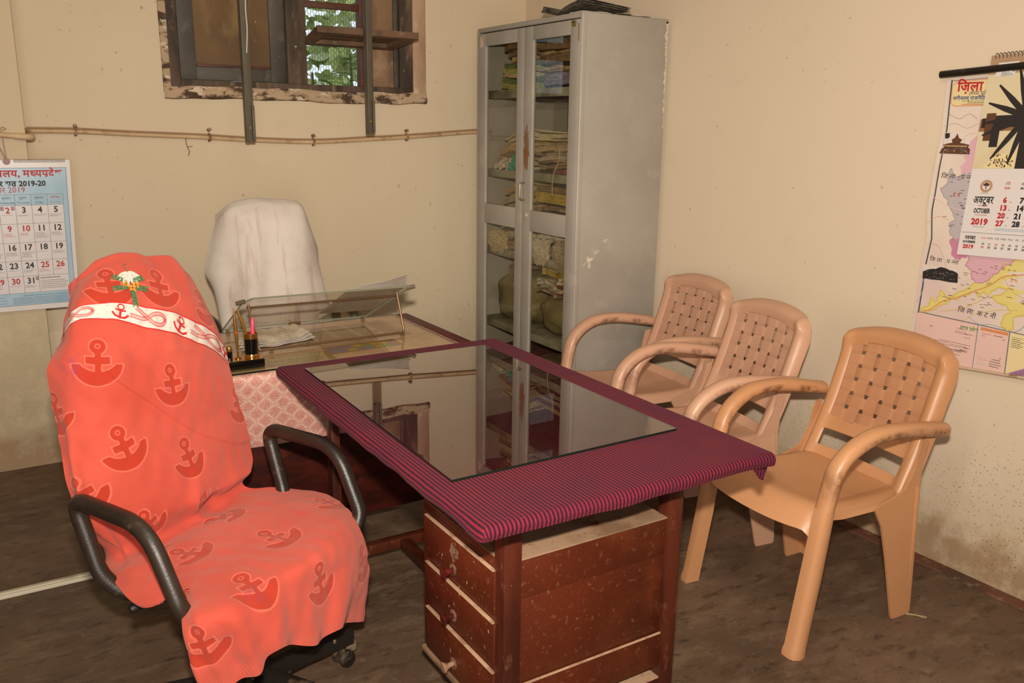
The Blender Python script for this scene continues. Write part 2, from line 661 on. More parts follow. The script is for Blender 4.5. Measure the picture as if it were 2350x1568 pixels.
# the right-hand leaf stands folded back in the opening
rl = part('window_leaf', MB().box(1.83, 2.022, YB + 0.02, YB + 0.045, 1.69, 2.655, 0, 0.003), M_PANEL2, win)
part('leaf_stile', MB().box(2.0, 2.024, YB + 0.008, YB + 0.03, 1.69, 2.655, 0, 0.003).box(1.806, 1.832, YB - 0.002, YB + 0.05, 1.69, 2.655, 1, 0.003), [M_TEAL, M_RED], rl)
part('window_bar', MB().box(1.515, 1.81, YB + 0.015, YB + 0.04, 2.056, 2.088, 0, 0.003), M_RED, win)
part('window_bar', MB().box(1.515, 1.81, YB + 0.015, YB + 0.04, 2.42, 2.452, 0, 0.003), M_RED, win)
# horizontal leaf jutting into the room
A = np.array([(1.483, 4.10, 1.944), (2.004, 4.10, 1.943), (1.512, 4.372, 1.905), (1.985, 4.372, 1.905)])


def leaf(u, v, h):
    p = (A[0] * (1 - u) + A[1] * u) * (1 - v) + (A[2] * (1 - u) + A[3] * u) * v
    return (p[0], p[1], p[2] - h)


def leafbox(mb, u0, u1, v0, v1, h0, h1, mi=0):
    vs = [leaf(u, v, h) for h in (h0, h1) for u, v in ((u0, v0), (u1, v0), (u1, v1), (u0, v1))]
    return mb.add(vs, [(0, 1, 2, 3), (7, 6, 5, 4), (0, 4, 5, 1), (1, 5, 6, 2), (2, 6, 7, 3), (3, 7, 4, 0)], mi)


mb = MB()
leafbox(mb, 0.0, 1.0, 0.0, 1.0, 0, 0.010)
leafbox(mb, 0.0, 1.0, 0.0, 0.16, 0.010, 0.030)
leafbox(mb, 0.0, 1.0, 0.82, 1.0, 0.010, 0.030)
leafbox(mb, 0.0, 0.09, 0.16, 0.82, 0.010, 0.030)
leafbox(mb, 0.88, 1.0, 0.16, 0.82, 0.010, 0.030)
part('ventilator_leaf', mb, mat('brown_ventilator', '#70533d', 0.65, layers=[('#54402f', 6, 0.45, 0.62), ('#8d7055', 13, 0.57, 0.7)]), win, 0)
# expanded-metal screen
M_MESH = mat('screen_wire', '#5d5b4c', 0.5, metal=0.4)
mb = MB()
tri = [(math.cos(a), math.sin(a)) for a in (0, 2.09, 4.19)]
for i in range(23):
    x = 1.508 + i * 0.0145
    mb.tube([(x + (0.0036 if k % 2 else -0.0036) * (1 if i % 2 else -1), YB + 0.12, 1.66 + k * 0.014) for k in range(74)], 0.0016, sec=tri, caps=False)
part('mesh_screen', mb, M_MESH, win, 0)

# two steel angles hanging from the ceiling in front of the window
M_ANGLE = mat('grey_green_steel', '#62594a', 0.5, metal=0.2, layers=[('#4a4438', 6, 0.45, 0.62, (1, 1, 0.3)), ('#6b5a44', 16, 0.60, 0.72)])


def angle_iron(x0, x1, zb, label):
    mb = MB()
    mb.box(x0, x1, 4.065, 4.071, zb, 3.0, 0, 0.0015)
    mb.box(x0, x0 + 0.006, 4.028, 4.066, zb, 3.0, 0, 0.0015)
    mb.box(x1 - 0.011, x1, 4.050, 4.066, zb + 0.01, zb + 0.16, 0, 0.002)
    t = thing('hanging_steel_angle', label, 'steel bar', ((x0 + x1) / 2, 4.05, zb), 0, 'steel angles in front of the window')
    part('angle_bar', mb, M_ANGLE, t, 30)
    part('bolt', MB().lathe([(0.006, 0), (0.006, 0.008), (0.003, 0.012)], ((x0 + x1) / 2, 4.065, zb + 0.06), (0, -1, 0), 10), mat('yellowed_bolt', '#97803a', 0.5), t)
    return t


a1 = angle_iron(1.112, 1.157, 1.416, 'dark steel angle bar hanging in front of the closed window shutter')
c = MB().tube(spline([(1.149, 4.062, 2.30), (1.148, 4.060, 2.1), (1.145, 4.062, 1.98), (1.147, 4.062, 1.90), (1.139, 4.062, 1.80)], 6), 0.003, 6)
part('paint_drip', c, mat('white_drip', '#cfc4b0', 0.7), a1, label='white paint drip')
angle_iron(1.697, 1.741, 1.453, 'dark steel angle bar hanging in front of the open window half')

# conduit along the back wall
M_COND = mat('painted_conduit', '#c4a37c', 0.5, layers=[('#9a7c5c', 14, 0.52, 0.66), ('#d2b790', 7, 0.5, 0.7)])
t = thing('wall_conduit', 'thin cream conduit pipe sagging along the back wall below the window', 'pipe', (1.3, 4.36, 1.42))
pts = [(0.262, 4.362, 1.452), (0.455, 4.364, 1.451), (0.677, 4.364, 1.441), (0.904, 4.364, 1.433), (1.022, 4.364, 1.428), (1.218, 4.364, 1.417), (1.536, 4.364, 1.409), (1.843, 4.364, 1.424), (2.057, 4.364, 1.436), (2.473, 4.364, 1.466), (2.76, 4.364, 1.478)]
sp = spline(pts, 8)
part('pipe', MB().tube(sp, 0.0098, 12), M_COND, t)
part('cable', MB().tube([(p[0], p[1] - 0.004, p[2] + 0.0135) for p in sp], 0.0035, 6), mat('dusty_cable', '#a08060', 0.7), t)
M_CLIP = mat('rusty_clip', '#7b5a40', 0.7, layers=[('#b08e68', 20, 0.5, 0.6)])
for x, z, h in ((0.452, 1.451, 0.012), (1.025, 1.429, 0.034), (1.536, 1.409, 0.026), (2.055, 1.436, 0.03)):
    mb = MB()
    mb.tube([(x + 0.0, 4.377, z - 0.016), (x, 4.351, z - 0.012), (x, 4.349, z + 0.010), (x, 4.377, z + 0.016)], 0.006, 6)
    mb.lathe([(0.008, 0), (0.0085, 0.012), (0.005, 0.02)], (x, 4.377, z + 0.018 + h * 0.5), (0, -1, 0), 10)
    mb.tube([(x - 0.008, 4.365, z + h), (x + 0.004, 4.36, z + h + 0.012), (x + 0.012, 4.365, z + h)], 0.0022, 5)
    part('clip', mb, M_CLIP, t)
part('cobweb_strand', MB().tube(spline([(0.915, 4.362, 1.425), (0.92, 4.368, 1.39), (0.928, 4.362, 1.365), (0.924, 4.37, 1.345)], 5), 0.0022, 5)
     .tube([(0.922, 4.366, 1.385), (0.945, 4.366, 1.388)], 0.0015, 5), mat('dust_web', '#8f6f50', 0.9), t)
t = thing('pier_conduit', 'short conduit stub ending on the pier above the blue calendar', 'pipe', (0.0, 4.17, 1.43))
part('pipe', MB().tube([(-1.2, 4.166, 1.446), (0.15, 4.166, 1.438), (0.255, 4.166, 1.430)], 0.011, 12), M_COND, t)
part('elbow', MB().tube(fillet([(0.205, 4.165, 1.4335), (0.268, 4.165, 1.4285), (0.268, 4.25, 1.44), (0.262, 4.362, 1.452)], 0.02), 0.0135, 12), M_COND, t)
part('hook', MB().lathe([(0.009, 0), (0.009, 0.012), (0.005, 0.018)], (0.145, 4.179, 1.462), (0, -1, 0), 10).tube([(0.15, 4.17, 1.462), (0.17, 4.163, 1.468), (0.178, 4.163, 1.462), (0.165, 4.163, 1.456)], 0.002, 6), M_CLIP, t)

# cable trunking lying across the floor
t = thing('floor_trunking', 'white plastic cable trunking lying across the dark floor at left', 'cable trunking', (-0.8, 3.0, 0))
part('trunking', MB().box(-2.0, 0.243, 2.985, 3.022, 0.0, 0.014, 0, 0.003, mx=None).box(-2.0, 0.243, 2.995, 3.012, 0.012, 0.017, 0, 0.002), mat('white_pvc', '#cbbfa9', 0.45, layers=[('#a8977c', 9, 0.55, 0.7)]), t)
part('trunking_end', MB().tube([(0.238, 3.004, 0.012), (0.268, 3.006, 0.012)], 0.013, 10), mat('maroon_tape', '#5e1f2c', 0.5), t)

# tube fitting added for the ceiling fill light, out of the camera's view
t = thing('fill_tube_lamp', 'white fluorescent tube lamp added unseen under the ceiling for fill light', 'lamp', (0.7, 0.9, 2.93))
part('fill_lamp_housing', MB().box(0.05, 1.35, 0.86, 0.94, 2.95, 3.0, 0, 0.004), mat('lamp_white', '#d8d8d4', 0.5), t)
m, tt = new_mat('fill_lamp_glow')
tt.put(tt.b.inputs['Emission Color'], (1, 0.92, 0.8, 1))
tt.put(tt.b.inputs['Emission Strength'], 4.0)
part('fill_lamp_tube', MB().tube([(0.1, 0.9, 2.925), (1.3, 0.9, 2.925)], 0.014, 12), m, t)

# ------------------------------------------------------------------ garden outside the window
M_SOIL = mat('garden_ground', '#6a6a42', 0.9, layers=[('#4d5a2c', 2, 0.45, 0.6)])
struct('ground_outside', MB().box(-4, 8, 4.72, 14, -0.12, 0.0), M_SOIL, 0)
M_LEAF = mat('fresh_green_leaf', '#4f8a35', 0.5, layers=[('#35692a', 3, 0.45, 0.6)])
M_HEDGE = mat('yellow_green_foliage', '#b9c078', 0.7, layers=[('#8c9a58', 1.6, 0.42, 0.55), ('#e2e4bd', 2.5, 0.54, 0.66)])
M_STEM = mat('green_brown_stem', '#5a5a34', 0.8)
rs = random.Random(3)


def leaf_shape(mb, p, d, up, L, W):
    p, d, up = Vector(p), Vector(d).normalized(), Vector(up)
    s = d.cross(up).normalized()
    n = s.cross(d)
    vs = []
    for k, (a, wd) in enumerate(((0, 0.05), (0.25, 0.8), (0.5, 1.0), (0.78, 0.6), (1, 0.03))):
        q = p + d * (a * L) - n * (a * a * L * 0.35)
        vs += [q - s * wd * W / 2 + n * 0.004, q, q + s * wd * W / 2 + n * 0.004]
    fs = []
    for k in range(4):
        for j in (0, 1):
            fs.append((k * 3 + j, k * 3 + j + 1, k * 3 + j + 4, k * 3 + j + 3))
    mb.add(vs, fs)


def plant(x, y, ztop, label, n=16, z0=1.2):
    t = thing('garden_plant', label, 'plant', (x, y, 0), 0, 'young plants outside the window')
    part('stem', MB().tube(spline([(x, y, 0), (x + 0.03, y, ztop * 0.5), (x, y, ztop)], 6), 0.008, 6), M_STEM, t)
    mb = MB()
    for k in range(n):
        a = k * 2.4 + rs.uniform(-.3, .3)
        z = z0 + (ztop - z0) * (k / n) ** 0.7
        leaf_shape(mb, (x, y, z), (math.cos(a), math.sin(a), rs.uniform(0.2, 0.6)), (0, 0, 1), rs.uniform(.12, .2), rs.uniform(.035, .05))
    part('leaves', mb, M_LEAF, t, 60, fix=False)


plant(1.75, 4.95, 1.78, 'low green leafy plant at the lower left of the window opening', 18)
plant(2.02, 5.05, 1.90, 'taller green leafy plant beside the right edge of the window opening', 22)
mb = MB()
for k in range(5200):
    z = rs.uniform(0.2, 3.6)
    x = rs.uniform(0.6, 4.6)
    y = rs.uniform(6.6, 9.0)
    if z > 2.05 and x < 2.62 and rs.random() < 0.75:
        continue
    a = rs.uniform(0, 6.28)
    leaf_shape(mb, (x, y, z), (math.cos(a), math.sin(a), rs.uniform(-.6, .5)), (rs.uniform(-.7, .7), -1.0, rs.uniform(-.3, .9)), rs.uniform(.10, .22), rs.uniform(.06, .12))
single('garden_foliage', mb, M_HEDGE, 'yellow green sunlit foliage far outside behind the wire mesh', 'foliage', kind='stuff', smooth=60, fix=False)

# ------------------------------------------------------------------ steel filing cabinet
M_STEEL = mat('grey_enamel_steel', '#9f968b', 0.42, spec=0.45, metal=0.0, layers=[('#968d82', 2.5, 0.42, 0.65), ('#a69c90', 9, 0.58, 0.75), ('#d9d0c0', 60, 0.745, 0.765)], bump=(90, 0.04))
M_STEELD = mat('grey_enamel_shelf', '#948f7c', 0.5, layers=[('#6b6753', 5, 0.45, 0.6)])
M_RUST = mat('rust_bloom', '#7a6650', 0.6, layers=[('#80552f', 10, 0.46, 0.6, (1, 1, 0.5))])


def clear_glass(name, tint, refl=1.0, rough=0.0):
    m, t = new_mat(name)
    t.t.nodes.remove(t.b)
    tr = t.n('ShaderNodeBsdfTransparent', {0: lin(tint)})
    gl = t.n('ShaderNodeBsdfGlossy', {'Color': (0.95, 0.95, 0.95), 'Roughness': rough})
    bf = t.n('ShaderNodeNewGeometry').outputs['Backfacing']
    fr = t.n('ShaderNodeFresnel', {0: t.rng(bf, 0, 1, 1.5, 1 / 1.5)})
    f = t.math('MULTIPLY', fr.outputs[0], refl, clamp=True)
    mx = t.n('ShaderNodeMixShader', {0: f, 1: tr.outputs[0], 2: gl.outputs[0]})
    t.links.new(mx.outputs[0], t.out.inputs[0])
    return m


M_PANE = clear_glass('dusty_pane', '#f1f0ea', 0.6)
CX0, CX1, CY0, CY1, CZ = 2.31, 2.795, 3.155, 4.055, 1.978
cab = thing('steel_cabinet', 'tall grey steel cabinet with two glazed doors beside the right wall', 'cabinet', ((CX0 + CX1) / 2, (CY0 + CY1) / 2, 0))
mb = MB()
th = 0.012
mb.box(CX0 + 0.004, CX1, CY0 + 0.0010, CY0 + th, 0.0, CZ - 0.004, 0, 0.005, 3)
mb.box(CX0 + 0.004, CX1, CY1 - th, CY1 - 0.001, 0.0, CZ - 0.004, 0, 0.005, 3)
mb.box(CX1 - th, CX1 - 0.001, CY0 + 0.002, CY1 - 0.002, 0.0, CZ - 0.006, 0, 0.004)
mb.box(CX0 + 0.002, CX1, CY0 + 0.0004, CY1, CZ - 0.024, CZ, 0, 0.006, 3)
mb.box(CX0 + 0.003, CX1 - 0.003, CY0 + 0.003, CY1 - 0.003, 0.05, 0.10, 0, 0.004)
# rounded front corner post at the near side
mb.box(CX0, CX0 + 0.03, CY0, CY0 + 0.018, 0.0, CZ - 0.004, 0, 0.008, 4)
mb.box(CX0, CX0 + 0.02, CY1 - 0.014, CY1, 0.0, CZ - 0.004, 0, 0.004, 2)
part('body', mb, M_STEEL, cab)
ZS = [1.672, 1.283, 0.882, 0.492]
for z in ZS:
    part('shelf', MB().box(CX0 + 0.03, CX1 - th, CY0 + th, CY1 - th, z - 0.012, z, 0, 0.002).box(CX0 + 0.028, CX0 + 0.034, CY0 + th, CY1 - th, z - 0.036, z + 0.003, 0, 0.001), M_STEELD, cab)
for (y0, y1, gy0, gy1, right) in ((3.175, 3.607, 3.237, 3.530, True), (3.609, 4.040, 3.668, 3.964, False)):
    mb = MB()
    xa, xb = CX0 - 0.002, CX0 + 0.018
    mb.box(xa, xb, y0, gy0, 0.11, 1.949, 0, 0.003)
    mb.box(xa, xb, gy1, y1, 0.11, 1.949, 0, 0.003)
    mb.box(xa, xb, gy0 - 0.004, gy1 + 0.004, 1.888, 1.949, 0, 0.003)
    mb.box(xa, xb, gy0 - 0.004, gy1 + 0.004, 1.008, 1.110, 0, 0.003)
    mb.box(xa, xb, gy0 - 0.004, gy1 + 0.004, 0.11, 0.30, 0, 0.003)
    d = part('door', mb, M_STEEL, cab)
    part('upper_pane', MB().box(CX0 + 0.008, CX0 + 0.011, gy0 - 0.002, gy1 + 0.002, 1.108, 1.890), M_PANE, d, 0)
    part('lower_pane', MB().box(CX0 + 0.008, CX0 + 0.011, gy0 - 0.002, gy1 + 0.002, 0.298, 1.010), M_PANE, d, 0)
    if right:
        part('handle', MB().tube(fillet([(CX0, 3.583, 1.236), (CX0 - 0.028, 3.583, 1.236), (CX0 - 0.028, 3.583, 1.155), (CX0, 3.583, 1.155)], 0.014), 0.0045, 10), mat('worn_steel_handle', '#8c7f68', 0.35, metal=0.7), d)
        part('lock', MB().lathe([(0.013, 0), (0.013, 0.003), (0.009, 0.004), (0.009, 0.010), (0.006, 0.012)], (CX0 - 0.001, 3.562, 1.081), (-1, 0, 0), 20)
             .box(CX0 - 0.0145, CX0 - 0.012, 3.5605, 3.5635, 1.076, 1.086, 1), [mat('lock_chrome', '#cfc8bb', 0.3, metal=0.6), mat('lock_slot', '#a3522f', 0.6)], d)
        b = MB()
        b.lathe([(0.0135, 0), (0.0135, 0.002), (0.0105, 0.003), (0.0105, 0.0022)], (0, 0, 0), (-1, 0, 0), 28)
        b.v = [(x + CX0 - 0.002, y * 1.25 + 3.212, z + 1.937 - 0.004) for x, y, z in b.v]
        part('maker_badge', b, mat('brass_badge', '#8a7a3e', 0.35, metal=0.5, layers=[('#4e4028', 60, 0.5, 0.55)]), d, label='small oval brass badge')
        nz = noise2(random, 8, 3, 12)
        pl = []
        for k in range(40):
            a = 2 * math.pi * k / 40
            r = 1 + 0.25 * nz(math.cos(a) * .3, math.sin(a) * .3)
            pl.append((3.572 + 0.022 * r * math.cos(a), 1.40 + 0.10 * r * math.sin(a)))
        part('rust_patch', MB().poly(pl, lambda a, b: (CX0 - 0.0024, a, b)), M_RUST, d, 0, label='brown rust bloom')
        part('hinge', MB().tube([(CX0 - 0.003, 3.172, 1.86), (CX0 - 0.003, 3.172, 1.93)], 0.004, 8), M_RUST, d)
    else:
        pl = [(4.018, 1.936), (3.993, 1.938), (3.990, 1.925), (3.985, 1.905), (3.988, 1.885), (4.017, 1.882)]
        part('paper_sticker', MB().poly(pl, lambda a, b: (CX0 - 0.0026, a, b)), mat('pink_sticker', '#cbb49c', 0.7, layers=[('#b08a74', 40, 0.5, 0.6)]), d, 0, label='torn pinkish paper sticker')
# chipped paint marks on the side
M_CHIP = mat('chipped_paint', '#cbbda6', 0.8, layers=[('#a79f98', 90, 0.50, 0.56)])
rs = random.Random(11)
fy = lambda a, b: (a, CY0 + 0.0004, b)
mb = MB()


def blob(mb, cx, cz, rx, rz, ang=0.0, n=18, jag=0.35, fn=fy, mi=0):
    lift = 0.00012 * (len(mb.f) // 8)
    f0 = fn
    if fn is fy:
        fn = lambda a, b: (a, f0(a, b)[1] - lift, b)
    pl = []
    for k in range(n):
        a = 2 * math.pi * k / n
        r = 1 + rs.uniform(-jag, jag)
        x, y = rx * r * math.cos(a), rz * r * math.sin(a)
        pl.append((cx + x * math.cos(ang) - y * math.sin(ang), cz + x * math.sin(ang) + y * math.cos(ang)))
    mb.poly(pl, fn, mi)


blob(mb, 2.386, 0.905, 0.006, 0.026, 0.25)
blob(mb, 2.396, 0.915, 0.020, 0.009, 0.2)
blob(mb, 2.365, 0.895, 0.014, 0.005, 0.6)
blob(mb, 2.392, 0.882, 0.009, 0.010, 0)
part('paint_chip', mb, M_CHIP, cab, 0)
mb = MB()
blob(mb, 2.428, 0.945, 0.013, 0.005, 0.5)
blob(mb, 2.441, 0.952, 0.006, 0.003, 0.4)
part('paint_chip', mb, M_CHIP, cab, 0)
mb = MB()
blob(mb, 2.478, 0.995, 0.008, 0.010, 0.5)
blob(mb, 2.492, 1.000, 0.006, 0.004, 0.4)
part('paint_chip', mb, M_CHIP, cab, 0)
pl = [(2.792, 1.972)] + [(2.779 - 0.011 * rs.random() * (1 if k % 2 else 0.2) + 0.0006 * k, 1.965 - k * 0.020) for k in range(24)] + [(2.792, 1.50)]
part('paint_chip', MB().poly(pl, fy), M_CHIP, cab, 0)
# dented near edge
part('door_edge', MB().tube([(CX0 + 0.001, CY0 + 0.014, 0.11), (CX0 + 0.001, CY0 + 0.014, 1.94)], 0.0035, 8), M_STEEL, cab)

# ------------------------------------------------------------------ what the cabinet holds
PAPERS = {k: mat('paper_' + k, c, 0.85, layers=[(d, 26, 0.45, 0.6, (1, 1, 6)), (e, 7, 0.55, 0.7)]) for k, c, d, e in (
    ('buff', '#b0946c', '#8c7350', '#c7ad86'), ('brown', '#86694a', '#64503a', '#9a7c58'), ('grey', '#a5937a', '#837360', '#bfae94'),
    ('lilac', '#8b7f93', '#6c6276', '#a297a8'), ('lime', '#a4a357', '#7c8040', '#bcbb78'), ('cream', '#c8b48e', '#a28d68', '#d8c8a6'),
    ('green', '#5f7440', '#475a32', '#7c8f55'), ('yellow', '#ab8f35', '#8b7328', '#c0a64c'), ('maroon', '#7c3f38', '#5c2d2a', '#915248'), ('white', '#cbbdA6', '#a79a86', '#ddd2c0'))}
rs = random.Random(21)


def paper_file(x0, x1, yc, wy, z, h, key, label, group, sag=0.0, tilt=0.0, yaw=0.0, curl=0.0, cat='file'):
    """a soft paper file: a thin wavy slab with uneven edges"""
    nu, nv = 9, 9
    f = noise2(rs, 5, 0.5, 2.2)
    e = noise2(rs, 5, 1, 4)
    P = []
    for i in range(nu):
        row = []
        for j in range(nv):
            a, b = i / (nu - 1), j / (nv - 1)
            x = x0 + (x1 - x0) * a
            y = (b - 0.5) * wy
            k = 0.004 * e(a * 2, b * 2)
            if i in (0, nu - 1):
                x += 0.006 * e(b * 3, 0)
            if j in (0, nv - 1):
                y += 0.008 * e(a * 3, 1)
            zz = z + h + 0.0035 * f(a, b) + abs(2 * b - 1) ** 2 * (-sag) + tilt * (b - 0.5) * wy + curl * max(0.0, 0.35 - a) ** 2 * 8 + k * 0.4
            yy = yc + y + yaw * (a - 0.5) * (x1 - x0)
            row.append((x, yy, zz))
        P.append(row)
    mb = MB().slab(P, h, nrm=(0, 0, 1))
    return single('paper_file', mb, PAPERS[key], label, cat, group, 50)


def pile(n, z, zmax, yc, wy, keys, label, group, x0=2.36, sag=0.006, tilt=0.0, jit=0.012):
    k = 0
    while z < zmax and k < n:
        h = rs.uniform(0.7, 1.3) * (zmax - z) / max(1, n - k)
        paper_file(x0 + rs.uniform(0, 0.03), 2.74, yc + rs.uniform(-jit, jit), wy + rs.uniform(-0.02, 0.01), z + 0.0012, h - 0.0016, rs.choice(keys) if isinstance(keys, (list, tuple)) else keys,
                   label, group, sag=sag * rs.uniform(0.5, 1.3), tilt=tilt, yaw=rs.uniform(-.05, .05), curl=rs.uniform(0, 0.02))
        z += h
        k += 1
    return z


YR, YL = 3.385, 3.815       # middles of the right and left halves
g = 'brown files on the top shelf behind the right door'
z = pile(2, ZS[0], ZS[0] + 0.075, YR, 0.33, ['lilac'], 'lilac paper bundle at the foot of the top shelf, right cabinet door', 'lilac bundles on the top shelf', sag=0.0)
pile(8, z, ZS[0] + 0.225, YR, 0.34, ['brown', 'brown', 'grey', 'buff'], 'brown paper file in the tall stack on the top shelf, right cabinet door', g, sag=0.004, tilt=0.02)
g = 'yellow and green files on the top shelf'
z = ZS[0]
for key, h in (('lime', 0.03), ('green', 0.026), ('cream', 0.022), ('lime', 0.024), ('green', 0.024)):
    paper_file(2.37, 2.74, YL - 0.035 + rs.uniform(-.01, .01), 0.24, z + 0.001, h - 0.002, key, {'lime': 'lime yellow file with curled edges on the top shelf, left cabinet door', 'green': 'dark green file between yellow ones on the top shelf, left cabinet door', 'cream': 'pale cream file lying between green files on the top shelf'}[key], g if key != 'cream' else None, sag=-0.012)
    z += h
pile(4, z, z + 0.085, YL - 0.06, 0.20, ['brown', 'buff'], 'brown file on top of the yellow and green files, left cabinet door', 'brown files over the yellow ones', sag=0.004, tilt=-0.10)
# second shelf
g = 'loose papers on the second shelf, right door'
z = paper_file(2.37, 2.74, YR - 0.05, 0.20, ZS[1], 0.022, 'maroon', 'maroon folder at the foot of the second shelf pile', None) and ZS[1] + 0.023
pile(7, z, ZS[1] + 0.13, YR, 0.32, ['buff', 'grey', 'brown', 'buff'], 'buff paper file in the flat pile on the second shelf, right cabinet door', g, tilt=-0.05)
single('tied_string', MB().tube(spline([(2.352, 3.40, 1.385), (2.350, 3.36, 1.40), (2.348, 3.355, 1.35), (2.342, 3.375, 1.31), (2.336, 3.38, 1.286), (2.330, 3.379, 1.24), (2.330, 3.377, 1.19)], 6), 0.002, 6), mat('jute_string', '#b09a6c', 0.9),
       'pale string hanging from the second shelf behind the right door', 'string')
g = 'loose papers on the second shelf, left door'
z = pile(3, ZS[1], ZS[1] + 0.045, YL + 0.0, 0.27, ['lilac', 'grey', 'white'], 'greyish paper file at the foot of the second shelf, left cabinet door', 'grey files on the second shelf')
z = pile(4, z, ZS[1] + 0.13, YL - 0.03, 0.26, ['buff', 'maroon', 'brown'], 'reddish brown file in the sloping pile on the second shelf, left cabinet door', g, tilt=-0.12)
pile(3, z, z + 0.045, YL - 0.07, 0.24, ['buff', 'cream'], 'buff file sliding off the second shelf pile, left cabinet door', g + ' top', tilt=-0.22)
# crumpled white sheet and teal plastic at the front of the left pile
f = noise2(rs, 6, 1, 5)
P = [[(2.345 + 0.012 * f(a * 1.2, b) + 0.05 * b * b, 3.93 - 0.145 * a, 1.29 + 0.062 * b * (1 - 0.45 * abs(2 * a - 0.8)) + 0.006 * f(b, a)) for b in np.linspace(0, 1, 8)] for a in np.linspace(0, 1, 16)]
single('crumpled_paper', MB().grid(P), PAPERS['white'], 'crumpled white paper at the front of the second shelf', 'paper', smooth=60)
P = [[(2.338 + 0.010 * f(a * 1.5, b + 2) + 0.04 * b, 3.80 - 0.11 * a, 1.288 + (0.075 - 0.055 * a) * b + 0.005 * f(b, a + 1)) for b in np.linspace(0, 1, 8)] for a in np.linspace(0, 1, 14)]
single('plastic_wrapper', MB().grid(P), mat('teal_plastic', '#2c9080', 0.3, layers=[('#1d6a5e', 12, 0.45, 0.6)]), 'teal plastic wrapper at the front of the second shelf', 'wrapper', smooth=60)
# third shelf: stacked to the top
z = pile(10, ZS[2], ZS[2] + 0.19, YR, 0.33, ['grey', 'white', 'buff', 'grey'], 'ragged grey paper file in the tall stack on the third shelf, right cabinet door', 'grey files on the third shelf, right door', sag=0.012, jit=0.016)
pile(4, z, ZS[2] + 0.265, YR, 0.33, ['grey', 'brown'], 'brownish paper file midway up the third shelf stack, right cabinet door', 'brown files on the third shelf, right door', sag=0.01)
paper_file(2.352, 2.74, YR, 0.34, ZS[2] + 0.268, 0.048, 'yellow', 'mustard yellow folder on top of the third shelf stack', None, sag=0.006)
paper_file(2.372, 2.74, YR + 0.02, 0.33, ZS[2] + 0.319, 0.024, 'brown', 'dark brown folder lying over the mustard yellow folder', None, sag=0.004)
z = pile(12, ZS[2], ZS[2] + 0.26, YL - 0.06, 0.27, ['buff', 'cream', 'grey', 'brown', 'cream'], 'ragged buff paper file in the leaning stack on the third shelf, left cabinet door', 'buff files on the third shelf, left door', sag=0.012, tilt=-0.10, jit=0.02)
pile(3, z, z + 0.075, YL - 0.07, 0.22, ['yellow', 'buff'], 'yellowish file on top of the leaning third shelf stack', 'yellowish files on the third shelf', tilt=-0.16)
# papers spilling over the third shelf's edge
f = noise2(rs, 6, 1, 5)
for yc, wd, key, dz, lab in ((YL + 0.06, 0.20, 'cream', 0.030, 'creased cream papers drooping over the third shelf, left cabinet door'), (YR + 0.09, 0.16, 'white', 0.045, 'torn white papers drooping over the third shelf, right cabinet door'), (YR - 0.08, 0.13, 'grey', 0.06, 'grey cloth flap hanging over the third shelf, right cabinet door')):
    P = []
    for a in np.linspace(0, 1, 18):
        row = []
        for b in np.linspace(0, 1, 9):
            drop = dz * (1 - abs(2 * a - 1) ** 1.5) + 0.012 * abs(f(a * 2, 3))
            x = 2.352 - 0.020 * math.sin(b * 2.2) + 0.004 * f(a, b)
            row.append((max(2.329, x), yc + (0.5 - a) * wd, 0.975 - 0.06 * b - (0.02 + drop) * b * b + 0.004 * f(b, a)))
        P.append(row)
    single('drooping_papers', MB().grid(P), PAPERS[key], lab, 'papers', smooth=60)
# fourth shelf: cloth sacks with papers laid over them
M_SACK = mat('khaki_sackcloth', '#7d7049', 0.95, layers=[('#655a3a', 3, 0.42, 0.62), ('#948660', 12, 0.55, 0.7)], bump=(140, 0.25))


def sack(yc, zc, ry, rz, label):
    f = noise2(rs, 8, 0.6, 2.4)
    P = []
    for i in range(30):
        th_ = math.pi * i / 29
        row = []
        for k in range(40):
            a = 2 * math.pi * k / 40
            d = 1 + 0.035 * f(math.cos(a) + th_, math.sin(a)) + 0.02 * math.sin(9 * a + 3 * th_) * math.sin(th_)
            sx = abs(math.cos(a)) ** 0.75 * math.copysign(1, math.cos(a))
            sy = abs(math.sin(a)) ** 0.75 * math.copysign(1, math.sin(a))
            r = math.sin(th_) ** 0.55 * d
            zz = zc + rz * math.copysign(abs(math.cos(th_)) ** 0.8, math.cos(th_)) * d
            row.append((2.55 + 0.195 * r * sx, yc + ry * r * sy, max(zz, ZS[3] + 0.003)))
        P.append(row + [row[0]])
    t = thing('cloth_sack', label, 'sack', (2.55, yc, ZS[3]), 0, 'khaki sacks on the fourth shelf')
    part('sack_cloth', MB().grid(P), M_SACK, t, 60)
    x = 2.358
    part('neck_fold', MB().tube(spline([(x + 0.02, yc - ry * 0.5, zc + rz * 0.55), (x, yc - 0.02, zc + rz * 0.25), (x + 0.004, yc + ry * 0.35, zc - rz * 0.1)], 6), 0.006, 6), M_SACK, t)


